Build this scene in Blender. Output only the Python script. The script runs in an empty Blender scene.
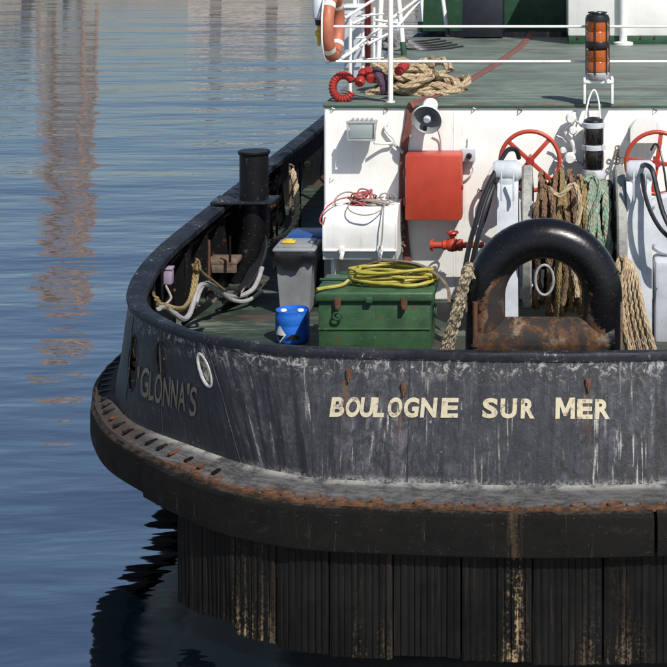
import bpy, bmesh, math, random
from mathutils import Vector, Matrix, noise
random.seed(7)
PI = math.pi
S = bpy.context.scene
COL = S.collection
# ------------------------------------------------------------------ camera, sky, sun, exposure
F, CX, YH, CY, H = 1500.0, 550.0, -80.0, -13.95, 6.7      # focal length in photo pixels, principal point, eye
cam = bpy.data.cameras.new('camera'); camo = bpy.data.objects.new('camera', cam); COL.objects.link(camo)
camo.location = (0, CY, H); camo.rotation_euler = (PI/2, 0, 0)
cam.sensor_width = 36; cam.lens = F/667*36
cam.shift_x = (333.5-CX)/667; cam.shift_y = -(333.5-YH)/667
cam.clip_end = 8000; cam.clip_start = 0.5
S.camera = camo
SAZ, SEL = math.radians(36), math.radians(49)
W = bpy.data.worlds.new('World'); S.world = W; W.use_nodes = True
sk = W.node_tree.nodes.new('ShaderNodeTexSky'); sk.sky_type = 'NISHITA'; sk.sun_disc = False
sk.sun_elevation = SEL; sk.sun_rotation = PI-SAZ; sk.air_density = 1.0; sk.dust_density = 0.9; sk.ozone_density = 2.2
W.node_tree.links.new(sk.outputs[0], W.node_tree.nodes['Background'].inputs[0])
W.node_tree.nodes['Background'].inputs[1].default_value = 0.088
sun = bpy.data.lights.new('sun', 'SUN'); sun.energy = 5.0; sun.angle = math.radians(0.5); sun.color = (1, .955, .88)
suno = bpy.data.objects.new('sun', sun); COL.objects.link(suno)
sd = Vector((math.sin(SAZ)*math.cos(SEL), -math.cos(SAZ)*math.cos(SEL), math.sin(SEL)))
suno.rotation_euler = sd.to_track_quat('Z', 'Y').to_euler(); suno.location = (20, -20, 30)
S.view_settings.view_transform = 'Standard'; S.view_settings.look = 'None'
S.view_settings.exposure = 0.12; S.view_settings.gamma = 1

def P(px, py, D):       # a photo point at distance D in front of the eye -> world
    return Vector(((px-CX)*D/F, CY+D, H-(py-YH)*D/F))
def PX(px, D): return (px-CX)*D/F
def PZ(py, D): return H-(py-YH)*D/F
def YD(D): return CY+D

# ------------------------------------------------------------------ materials
class G:
    def __init__(s, name):
        s.m = bpy.data.materials.new(name); s.m.use_nodes = True
        s.t = s.m.node_tree; s.b = s.t.nodes['Principled BSDF']
    def n(s, typ, **kw):
        nd = s.t.nodes.new('ShaderNode'+typ)
        for k, v in kw.items(): setattr(nd, k, v)
        return nd
    def l(s, a, b): s.t.links.new(a, b)
    def put(s, inp, v):
        if hasattr(v, 'is_linked') or hasattr(v, 'links'): s.l(v, inp)
        else: inp.default_value = v
    def coord(s, kind='Object', scale=(1, 1, 1), rot=(0, 0, 0)):
        c = s.n('TexCoord'); mp = s.n('Mapping'); s.l(c.outputs[kind], mp.inputs[0])
        mp.inputs['Scale'].default_value = scale; mp.inputs['Rotation'].default_value = rot
        return mp.outputs[0]
    def noise(s, co, scale=5, detail=6, rough=.6, dist=0):
        nd = s.n('TexNoise'); s.l(co, nd.inputs['Vector']); nd.inputs['Scale'].default_value = scale
        nd.inputs['Detail'].default_value = detail; nd.inputs['Roughness'].default_value = rough
        nd.inputs['Distortion'].default_value = dist
        return nd.outputs[0]
    def ramp(s, v, a, b, lo=0.0, hi=1.0):
        nd = s.n('MapRange'); nd.interpolation_type = 'SMOOTHSTEP'; s.l(v, nd.inputs[0])
        for i, x in enumerate((a, b, lo, hi)): nd.inputs[i+1].default_value = x
        return nd.outputs[0]
    def math(s, op, a, b=0.0):
        nd = s.n('Math', operation=op); s.put(nd.inputs[0], a); s.put(nd.inputs[1], b); return nd.outputs[0]
    def mix(s, f, a, b):
        nd = s.n('Mix', data_type='RGBA'); s.put(nd.inputs[0], f)
        s.put(nd.inputs[6], a if hasattr(a, 'links') else (*a[:3], 1)); s.put(nd.inputs[7], b if hasattr(b, 'links') else (*b[:3], 1))
        return nd.outputs[2]
    def bump(s, h, strength=.3, dist=.01):
        nd = s.n('Bump'); s.l(h, nd.inputs['Height']); nd.inputs['Strength'].default_value = strength
        nd.inputs['Distance'].default_value = dist; s.l(nd.outputs[0], s.b.inputs['Normal']); return nd
    def fin(s, col, rough=.5, metal=0.0, spec=None):
        s.put(s.b.inputs['Base Color'], col if hasattr(col, 'links') else (*col[:3], 1))
        s.put(s.b.inputs['Roughness'], rough); s.put(s.b.inputs['Metallic'], metal)
        if spec is not None: s.b.inputs['Specular IOR Level'].default_value = spec
        return s.m
RUST = (.16, .055, .018); RUST2 = (.045, .02, .01)
def paint(name, col, rough=.45, var=.25, rust=0.0, dirt=0.0, sc=3.0, chips=None, bump=.15, spec=None):
    g = G(name); co = g.coord()
    n1 = g.noise(co, sc, 8, .65); n2 = g.noise(co, sc*7, 5, .6); n3 = g.noise(co, sc*.9, 9, .75, .4)
    dk = tuple(c*(1-var) for c in col); lt = tuple(min(1, c*(1+var*.5)) for c in col)
    c = g.mix(g.ramp(n1, .3, .7), dk, lt)
    if dirt: 
        cv = g.coord(scale=(6, 6, .8)); c = g.mix(g.ramp(g.noise(cv, sc, 8, .7), .52, .8, 0, dirt), c, (.07, .055, .04))
    if chips: c = g.mix(g.ramp(n2, .62, .68, 0, .8), c, chips)
    if rust:
        f = g.ramp(n3, .66-rust*.3, .72-rust*.25); c = g.mix(f, c, g.mix(n2, RUST2, RUST))
        rr = g.math('ADD', g.math('MULTIPLY', f, .35), rough)
    else: rr = g.ramp(n2, .3, .8, rough*.85, rough*1.15)
    g.bump(g.math('ADD', n1, g.math('MULTIPLY', n2, .4)), bump, .006)
    return g.fin(c, rr, 0.0, spec)

def hull_material():
    g = G('worn_black_hull_paint')
    uv = g.coord('UV')
    st = g.noise(g.coord('UV', (3.4, .38, 1), (0, 0, .10)), 2.2, 12, .68, .35)
    st2 = g.noise(g.coord('UV', (9, .8, 1), (0, 0, .1)), 2.0, 10, .7, .2)
    pa = g.noise(uv, 1.1, 10, .72); sp = g.noise(uv, 34, 6, .7); sp2 = g.noise(uv, 11, 9, .8, .6)
    sx = g.n('SeparateXYZ'); g.l(uv, sx.inputs[0])
    au = g.math('ABSOLUTE', sx.outputs[0]); quarter = g.ramp(au, 3.0, 3.45, 1, .13)      # chalk, scratches and drips thin out on the quarters
    k = g.math('ADD', g.math('MULTIPLY', st, .72), g.math('MULTIPLY', pa, .28))
    chalk = g.math('MULTIPLY', g.ramp(k, .42, .60), quarter)
    c = g.mix(g.ramp(st2, .35, .7), (.005, .006, .008), (.018, .020, .026))
    c = g.mix(g.math('MULTIPLY', chalk, g.ramp(sp2, .3, .6, .35, 1)), c, g.mix(g.ramp(sp2, .35, .7), (.032, .034, .042), (.112, .114, .130)))
    scr = g.math('MULTIPLY', g.ramp(g.math('ADD', g.math('MULTIPLY', st2, .78), g.math('MULTIPLY', sp2, .22)), .56, .68), quarter)
    c = g.mix(g.math('MULTIPLY', scr, .8), c, (.40, .39, .38))
    blk = g.ramp(g.noise(g.coord('UV', (2.2, .7, 1), (0, 0, .3)), 2.6, 12, .8, .5), .52, .60, 0, .9); c = g.mix(blk, c, (.009, .009, .011))
    big = g.noise(g.coord('UV', (.6, .25, 1)), 1.6, 3, .5); c = g.mix(g.ramp(big, .42, .62, .5, 0), c, (.016, .017, .022))
    # white salt at the foot, tan primer and rust blooms
    foot = g.ramp(g.math('ADD', sx.outputs[1], g.math('MULTIPLY', sp2, .12)), .05, .14, 1, 0)
    c = g.mix(g.math('MULTIPLY', g.math('MULTIPLY', foot, g.ramp(g.math('ADD', g.math('MULTIPLY', pa, .5), g.math('MULTIPLY', sp, .5)), .46, .56)), g.math('MULTIPLY', quarter, .8)), c, (.34, .33, .32))
    rs = g.math('MULTIPLY', g.ramp(g.noise(uv, 2.3, 10, .85, .8), .62, .70), g.ramp(sp, .35, .6)); c = g.mix(rs, c, g.mix(sp2, RUST, (.19, .13, .07)))
    dr = g.math('MULTIPLY', g.ramp(g.noise(g.coord('UV', (26, .8, 1), (0, 0, .08)), 1.0, 8, .6, .15), .585, .63), g.math('MULTIPLY', g.ramp(g.noise(g.coord('UV', (1.6, .8, 1)), 1.7, 6, .6), .48, .60), quarter))
    c = g.mix(g.math('MULTIPLY', dr, g.ramp(sp, .35, .6, .3, .9)), c, (.42, .41, .39))
    sc_ = g.math('MULTIPLY', g.ramp(g.math('ABSOLUTE', g.math('SUBTRACT', g.noise(g.coord('UV', (.5, 1.2, 1), (0, 0, -.25)), 1.6, 3, .5, .8), .5)), 0, .0035, 1, 0), g.ramp(sp2, .5, .56)); c = g.mix(g.math('MULTIPLY', sc_, .7), c, (.008, .008, .01))
    for u0, v0, wd_ in ((1.96, .86, .05), (1.44, .74, .04), (-.36, .80, .05)):
        du = g.math('ABSOLUTE', g.math('SUBTRACT', g.math('ADD', sx.outputs[0], g.math('MULTIPLY', g.math('SUBTRACT', sp2, .5), .08)), u0))
        run = g.math('MULTIPLY', g.ramp(du, wd_*.2, wd_, 1, 0), g.math('MULTIPLY', g.ramp(sx.outputs[1], v0-.5, v0, .1, 1), g.ramp(sx.outputs[1], v0, v0+.03, 1, 0)))
        c = g.mix(g.math('MULTIPLY', run, g.ramp(st2, .35, .6)), c, g.mix(sp, (.03, .018, .014), (.14, .075, .035)))
    top = g.math('MULTIPLY', g.ramp(sx.outputs[1], .86, 1.06), g.ramp(sp2, .52, .6)); c = g.mix(g.math('MULTIPLY', top, .75), c, (.36, .35, .34))
    c = g.mix(g.ramp(g.noise(g.coord('UV', (1, .45, 1), (0, 0, .15)), 15, 12, .85, .4), .60, .66, 0, .8), c, (.38, .375, .37))
    ht = g.math('ADD', g.math('MULTIPLY', st2, .5), g.math('ADD', g.math('MULTIPLY', sp2, .7), g.math('MULTIPLY', sp, .3)))
    g.bump(ht, .7, .014)
    return g.fin(c, g.ramp(chalk, 0, 1, .42, .75), spec=.4)
def shelf_material():
    g = G('salted_rusty_shelf_steel'); uv = g.coord('UV'); sx = g.n('SeparateXYZ'); g.l(uv, sx.inputs[0])
    a = g.noise(uv, 3, 10, .75, .4); b = g.noise(uv, 22, 8, .75); st = g.noise(g.coord('UV', (3, 12, 1)), 2, 9, .7)
    v = g.math('ADD', sx.outputs[1], g.math('MULTIPLY', a, .12))
    c = g.mix(g.ramp(g.math('ADD', g.math('MULTIPLY', st, .5), g.math('MULTIPLY', a, .5)), .38, .62), (.028, .028, .031), (.135, .132, .135))
    c = g.mix(g.math('MULTIPLY', g.ramp(v, .10, .20, 1, 0), g.ramp(a, .42, .58, .05, .85)), c, (.34, .33, .31))
    v2 = g.math('ADD', sx.outputs[1], g.math('MULTIPLY', g.math('SUBTRACT', g.noise(uv, 5, 9, .8, .5), .5), .55)); b2 = g.noise(uv, 9, 9, .8, .3)
    c = g.mix(g.ramp(v2, .33, .40), c, g.mix(g.ramp(b2, .36, .64), (.024, .015, .012), (.15, .065, .028)))
    c = g.mix(g.ramp(b, .58, .66, 0, .7), c, (.20, .17, .13))
    au = g.math('ABSOLUTE', sx.outputs[0]); c = g.mix(g.ramp(au, 4.2, 5.2, 0, .85), c, g.mix(b, (.02, .018, .016), (.07, .045, .03)))
    g.bump(g.math('ADD', a, b), .9, .02); return g.fin(c, .8, spec=.3)
def rubber_material(name='worn_black_rubber', streak=1.0):
    g = G(name); uv = g.coord('UV')
    a = g.noise(uv, 2.2, 9, .7); b = g.noise(g.coord('UV', (7, .5, 1)), 2.4, 9, .7, .2); s_ = g.noise(uv, 40, 5, .6)
    c = g.mix(g.ramp(a, .3, .7), (.0032, .0030, .0029), (.0085, .0078, .0070))
    c = g.mix(g.ramp(b, .60, .74, 0, .55*streak), c, (.10, .088, .07))
    c = g.mix(g.ramp(g.noise(g.coord('UV', (1.1, .25, 1)), 2.4, 9, .75), .63, .72, 0, .5*streak), c, (.09, .045, .025))
    c = g.mix(g.ramp(s_, .66, .72, 0, .5), c, (.2, .19, .17))
    sx = g.n('SeparateXYZ'); g.l(uv, sx.inputs[0]); st = g.ramp(g.math('ABSOLUTE', g.math('SUBTRACT', sx.outputs[0], .31)), .01, .10, 1, 0)
    c = g.mix(g.math('MULTIPLY', st, g.ramp(g.math('ADD', b, g.math('MULTIPLY', s_, .3)), .56, .80, 0, .55)), c, (.10, .065, .04))
    ed = g.math('MULTIPLY', g.ramp(g.math('ADD', sx.outputs[1], g.math('MULTIPLY', g.math('SUBTRACT', s_, .5), .10)), .045, .085, 1, 0), g.ramp(g.noise(uv, 6, 9, .8), .42, .58)); c = g.mix(g.math('MULTIPLY', ed, .75), c, (.060, .045, .035))
    pt = g.noise(g.coord('UV', (1.2, 2.4, 1)), 1.8, 10, .8, .6); c = g.mix(g.ramp(pt, .54, .66, 0, .6), c, (.026, .022, .019)); c = g.mix(g.ramp(g.noise(g.coord('UV', (3, 14, 1), (0, 0, .05)), 1.5, 9, .75), .62, .68, 0, .55), c, (.055, .048, .042))
    cr_ = g.ramp(g.math('ABSOLUTE', g.math('SUBTRACT', g.noise(g.coord('UV', (.7, 1.6, 1)), 2.5, 6, .7, 1.2), .5)), 0, .006, 1, 0)
    g.bump(g.math('SUBTRACT', g.math('ADD', g.math('MULTIPLY', a, 1.5), g.math('MULTIPLY', s_, .4)), g.math('MULTIPLY', cr_, .8)), .5, .012); return g.fin(c, g.ramp(a, .3, .7, .65, .9), spec=.12)
def panel_material():
    g = G('ribbed_fender_rubber'); co = g.coord()
    b = g.noise(g.coord('Object', (9, 9, .45)), 1.7, 9, .7, .2); a = g.noise(co, 2, 8, .7); s_ = g.noise(co, 30, 6, .7)
    sx = g.n('SeparateXYZ'); g.l(co, sx.inputs[0])
    c = g.mix(g.ramp(a, .3, .7), (.0028, .0027, .0027), (.0078, .0075, .0072))
    c = g.mix(g.ramp(b, .54, .72, 0, .7), c, (.024, .018, .015))
    oi = g.n('ObjectInfo'); sel = None
    for cx_, wd_, am_ in ((-.31, .15, 1), (-2.72, .34, .75), (.55, .42, .35), (-.52, .1, .5), (-1.6, .3, .2)):
        pass; e = g.ramp(g.math('ABSOLUTE', g.math('SUBTRACT', sx.outputs[0], cx_)), wd_*.2, wd_, am_, 0); sel = e if sel is None else g.math('MAXIMUM', sel, e)
    low = g.math('MAXIMUM', g.ramp(sx.outputs[2], .2, .65, 1, .1), g.math('MULTIPLY', g.ramp(g.math('ABSOLUTE', g.math('SUBTRACT', sx.outputs[0], -.31)), .04, .12, 1, 0), .95))
    w = g.math('MULTIPLY', g.ramp(g.math('ADD', g.math('MULTIPLY', b, .6), g.math('MULTIPLY', s_, .4)), .50, .60), g.math('MULTIPLY', low, sel))
    c = g.mix(w, c, g.mix(s_, (.20, .115, .035), (.33, .27, .18)))
    g.bump(g.math('ADD', a, s_), .4, .008); return g.fin(c, .85, spec=.12)
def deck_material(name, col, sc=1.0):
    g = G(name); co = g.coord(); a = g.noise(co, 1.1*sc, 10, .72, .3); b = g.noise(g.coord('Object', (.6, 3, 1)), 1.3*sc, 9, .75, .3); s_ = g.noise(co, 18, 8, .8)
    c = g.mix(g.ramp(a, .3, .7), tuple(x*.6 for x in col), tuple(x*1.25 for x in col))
    c = g.mix(g.ramp(b, .50, .66, 0, .65), c, (.20, .22, .19))
    c = g.mix(g.ramp(g.noise(g.coord('Object', (.5, 1.6, 1)), .9, 9, .75, .6), .53, .62, 0, .75), c, (.10, .055, .045))
    c = g.mix(g.ramp(s_, .60, .72, 0, .45), c, (.36, .36, .32))
    g.bump(g.math('ADD', a, s_), .3, .01); return g.fin(c, g.ramp(a, .3, .7, .45, .75))
def wall_material():
    g = G('white_marine_paint'); co = g.coord(); a = g.noise(co, 1.4, 9, .7); s_ = g.noise(co, 13, 9, .82)
    dr = g.noise(g.coord('Object', (9, 9, .5)), 1.4, 9, .75, .2)
    c = g.mix(g.ramp(a, .3, .7), (.74, .735, .70), (.82, .815, .79))
    c = g.mix(g.ramp(dr, .54, .74, 0, .5), c, (.52, .46, .37)); c = g.mix(g.ramp(g.noise(co, 3.5, 9, .8, .6), .60, .70, 0, .5), c, (.55, .53, .49))
    c = g.mix(g.ramp(g.noise(g.coord('Object', (14, 14, 1.2)), 1.2, 9, .8, .2), .66, .74, 0, .7), c, (.33, .19, .10))
    c = g.mix(g.ramp(s_, .655, .70, 0, .8), c, (.20, .12, .07))
    g.bump(g.math('ADD', g.math('MULTIPLY', g.noise(co, 1.1, 2, .4), 5), g.math('MULTIPLY', s_, .25)), .5, .018); return g.fin(c, .42)
def rope_material(name, c1, c2, freq=18, lay=1.0, c3=None):
    g = G(name); uv = g.coord('UV'); sx = g.n('SeparateXYZ'); g.l(uv, sx.inputs[0])
    ph = g.math('ADD', g.math('MULTIPLY', sx.outputs[0], freq), g.math('MULTIPLY', sx.outputs[1], lay*3))
    tri = g.math('PINGPONG', ph, .5); tri = g.math('MULTIPLY', tri, 2)
    co = g.coord(); nz = g.noise(co, 9, 8, .75); nf = g.noise(co, 60, 6, .7)
    c = g.mix(g.ramp(nz, .3, .7), c1, c2)
    if c3: c = g.mix(g.ramp(g.noise(co, 26, 3, .5), .48, .56), c, c3)
    c = g.mix(g.ramp(tri, 0, .35, .75, 0), c, tuple(x*.3 for x in c1))
    c = g.mix(g.ramp(nf, .55, .75, 0, .4), c, tuple(x*.5 for x in c1))
    g.bump(g.math('ADD', tri, g.math('MULTIPLY', nf, .6)), .7, .006); return g.fin(c, .85)
def letter_material(name, col, wear):
    g = G(name); co = g.coord(); a = g.noise(co, 6, 10, .8, .4); b = g.noise(co, 30, 6, .75)
    k = g.math('ADD', g.math('MULTIPLY', a, .6), g.math('MULTIPLY', b, .4))
    c = g.mix(g.ramp(k, .4, .7), col, tuple(x*.7 for x in col))
    c = g.mix(g.ramp(k, wear, wear+.06, 0, .85), c, (.09, .065, .05)); return g.fin(c, .6)
def water_material():
    g = G('harbour_water'); co = g.coord('Object', (.42, 1, 1), (0, 0, .05))
    a = g.noise(co, .55, 3, .5); b = g.noise(g.coord('Object', (.34, 1, 1), (0, 0, -.06)), 1.7, 3, .55, .3); c_ = g.noise(g.coord('Object', (.5, 1, 1)), 6.0, 2, .5)
    d = g.noise(g.coord('Object', (.3, 1, 1)), .16, 2, .5)
    h = g.math('ADD', g.math('MULTIPLY', a, 1.0), g.math('ADD', g.math('MULTIPLY', b, .21), g.math('ADD', g.math('MULTIPLY', c_, .008), g.math('MULTIPLY', d, 2.6))))
    g.bump(h, 1.0, .085)
    g.b.inputs['IOR'].default_value = 6.5
    return g.fin((.002, .005, .010), .04)
def bow_material():
    g = G('black_gloss_paint_rusting_low'); co = g.coord(); sx = g.n('SeparateXYZ'); g.l(co, sx.inputs[0])
    a = g.noise(co, 2.6, 8, .7, .5); b = g.noise(co, 7, 9, .72); s_ = g.noise(co, 45, 6, .7)
    ax = g.math('ABSOLUTE', sx.outputs[0]); inn = g.math('ADD', g.ramp(ax, .42, .82, 0, .72), g.ramp(sx.outputs[0], .36, .5, 0, .42))      # rust climbs higher on the inner side of the legs
    f = g.ramp(g.math('ADD', g.math('ADD', sx.outputs[2], inn), g.math('MULTIPLY', g.math('SUBTRACT', a, .5), .75)), .98, 1.95, 1, 0); f = g.math('MULTIPLY', f, g.ramp(sx.outputs[2], 1.22, 1.48, 1, 0))
    blk = g.mix(g.ramp(s_, .62, .7, 0, .6), (.005, .0052, .0062), (.20, .20, .21))
    rst = g.mix(g.ramp(b, .35, .65), (.026, .013, .009), (.12, .052, .019)); rst = g.mix(g.ramp(g.noise(co, 5, 9, .75, .3), .52, .64, 0, .8), rst, (.20, .155, .11)); low = g.ramp(sx.outputs[2], .5, .78, .62, 0)
    rst = g.mix(g.ramp(g.noise(g.coord('Object', (1, 1, .6)), 4.5, 10, .75, .6),   .46, .56, 0, .92), rst, (.016, .015, .015)); rst = g.mix(g.math('MULTIPLY', low, g.ramp(b, .35, .55, 1, .3)), rst, (.014, .013, .013))
    edge = g.ramp(g.math('ADD', f, g.math('MULTIPLY', g.math('SUBTRACT', b, .5), 1.9)), .40, .62)
    c = g.mix(edge, blk, rst)
    g.bump(g.math('ADD', g.math('MULTIPLY', edge, 1.0), g.math('ADD', b, g.math('MULTIPLY', a, .6))), .35, .012)
    return g.fin(c, g.ramp(edge, 0, 1, .25, .8), spec=.4)
def glass(name, col, rough=.08, trans=.0):
    g = G(name); g.b.inputs['Transmission Weight'].default_value = trans
    g.b.inputs['Coat Weight'].default_value = .6; g.b.inputs['Coat Roughness'].default_value = .05
    return g.fin(col, rough)
def cap_material():
    g = G('navy_black_rail_paint'); co = g.coord(); a = g.noise(co, 1.7, 8, .7); b = g.noise(co, 26, 8, .75); d = g.noise(co, 6, 9, .75, .5)
    c = g.mix(g.ramp(a, .3, .7), (.005, .006, .010), (.014, .017, .025)); cl = g.ramp(a, .50, .64)
    c = g.mix(g.ramp(d, .52, .66, 0, .6), c, (.035, .038, .045))
    c = g.mix(g.math('MULTIPLY', g.ramp(b, .57, .63), cl), c, (.42, .41, .38)); c = g.mix(g.ramp(g.math('ADD', g.math('MULTIPLY', d, .6), g.math('MULTIPLY', b, .4)), .62, .66, 0, .8), c, (.38, .36, .31))
    c = g.mix(g.ramp(g.noise(co, 4, 9, .8, .4), .64, .68, 0, .8), c, (.07, .035, .02))
    g.bump(g.math('ADD', g.math('MULTIPLY', a, 2), g.math('ADD', d, g.math('MULTIPLY', b, .4))), .6, .012); return g.fin(c, g.ramp(d, .4, .6, .4, .65), spec=.3)
M = dict(
    hull=hull_material(), shelf=shelf_material(), rubber=rubber_material(), panel=panel_material(),
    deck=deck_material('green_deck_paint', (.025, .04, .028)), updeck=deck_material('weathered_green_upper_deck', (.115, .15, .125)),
    white=wall_material(), whitepaint=paint('white_gloss_paint', (.76, .76, .74), .35, .1, rust=.06, dirt=.3, sc=4),
    black=paint('black_paint', (.0055, .0055, .0065), .45, .3, rust=.24, dirt=0, sc=2.5, chips=(.06, .055, .05), spec=.3),
    cap=cap_material(),
    bow=bow_material(), lower=paint('slate_hull_paint', (.016, .022, .028), .5, .3, rust=.1, dirt=.3, sc=1.5),
    red=paint('red_enamel', (.43, .050, .026), .42, .16, dirt=.25, rust=.04, sc=3, bump=.12), redp=paint('faded_red_paint', (.30, .025, .02), .4, .25, rust=.12, sc=6),
    green=paint('green_chest_paint', (.032, .088, .038), .5, .35, rust=.2, dirt=.55, sc=4, chips=(.10, .14, .09)), gdark=paint('dark_green_paint', (.02, .07, .035), .5, .3, rust=.2, sc=6),
    rusty=paint('rusty_steel', (.09, .04, .02), .8, .5, rust=.5, sc=8, bump=.5), brownbar=paint('rust_bleached_steel', (.15, .11, .08), .8, .4, rust=.4, sc=10, bump=.5),
    grey=paint('light_grey_paint', (.50, .53, .57), .45, .15, rust=.06, dirt=.3, sc=4), steel=paint('galvanised_steel', (.32, .33, .34), .4, .3, rust=.1, sc=12),
    greyp=paint('grey_plastic', (.21, .22, .23), .5, .2, sc=4, dirt=.45), speck=paint('speckled_grey_flange', (.30, .30, .28), .6, .3, rust=.15, sc=14, chips=(.6, .6, .58)),
    blackp=paint('black_plastic', (.012, .012, .013), .35, .2, sc=6), hose=paint('black_hose_rubber', (.015, .015, .018), .4, .2, sc=10),
    blue=paint('blue_plastic', (.014, .13, .55), .42, .25, sc=5, dirt=.35, chips=(.08, .2, .5)), bluelid=paint('navy_lid_plastic', (.02, .07, .24), .4, .15, sc=5), yellow=paint('yellow_plastic', (.60, .42, .03), .4, .15, sc=5),
    yhose=paint('yellow_green_hose', (.36, .31, .05), .45, .25, sc=8, dirt=.3), brown=paint('red_brown_hose_canvas', (.16, .06, .045), .75, .25, sc=9, dirt=.3),
    lilac=paint('lilac_plastic', (.30, .24, .33), .5, .1, sc=5), olive=paint('olive_plastic', (.12, .12, .04), .5, .2, sc=5), whose=paint('pale_grey_hose', (.30, .30, .30), .5, .2, sc=8, dirt=.3),
    orange=paint('faded_orange_foam', (.40, .125, .07), .6, .2, sc=5, dirt=.2), band=paint('reflective_band', (.6, .6, .56), .4, .1, sc=6),
    amber=glass('amber_lens', (.36, .085, .012), .12), blackglass=glass('black_lens', (.006, .006, .007), .06), lamp=glass('floodlight_glass', (.33, .38, .38), .12),
    beige=rope_material('beige_hawser', (.30, .215, .125), (.50, .40, .26), 14), tan=rope_material('tan_rope', (.36, .26, .16), (.52, .41, .27), 22), brownrope=rope_material('brown_rope', (.085, .045, .024), (.26, .155, .085), 20),
    yellowrope=rope_material('ochre_rope', (.16, .11, .04), (.30, .22, .10), 20), netrope=rope_material('green_flecked_rope', (.20, .18, .12), (.42, .40, .32), 16, 1.0, (.14, .30, .22)), braid=rope_material('braided_beige_rope', (.24, .19, .12), (.42, .36, .25), 26, 1.6, (.06, .045, .03)),
    creamrope=rope_material('cream_rope', (.55, .47, .32), (.72, .66, .50), 18),
    pink=rope_material('pink_red_cord', (.36, .06, .07), (.50, .17, .16), 40), greycord=rope_material('grey_cord', (.26, .22, .19), (.42, .37, .33), 40), purple=paint('dark_purple_cloth', (.05, .02, .045), .8, .2, sc=8),
    cream=letter_material('cream_letter_paint', (.46, .41, .29), .53), faded=letter_material('faded_letter_paint', (.10, .095, .08), .46),
    concrete=paint('quay_concrete', (.30, .28, .25), .8, .2, sc=.3), brick=paint('far_brick', (.36, .20, .15), .85, .2, sc=.4), render=paint('far_white_render', (.78, .76, .72), .7, .08, sc=.3), roof=paint('far_roof_tile', (.20, .10, .07), .8, .3, sc=.6), pane=glass('far_window_glass', (.03, .04, .05), .1),
    canvas=paint('grey_canvas', (.13, .135, .13), .8, .5, dirt=.5, sc=9, bump=.6),
    craneskin=paint('rust_brown_crane_paint', (.30, .21, .175), .8, .2, sc=.5),
    label=paint('printed_label_white', (.75, .75, .72), .5, .05, sc=5), dark=paint('dark_cabin_paint', (.010, .013, .022), .5, .3, sc=2))

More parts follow.
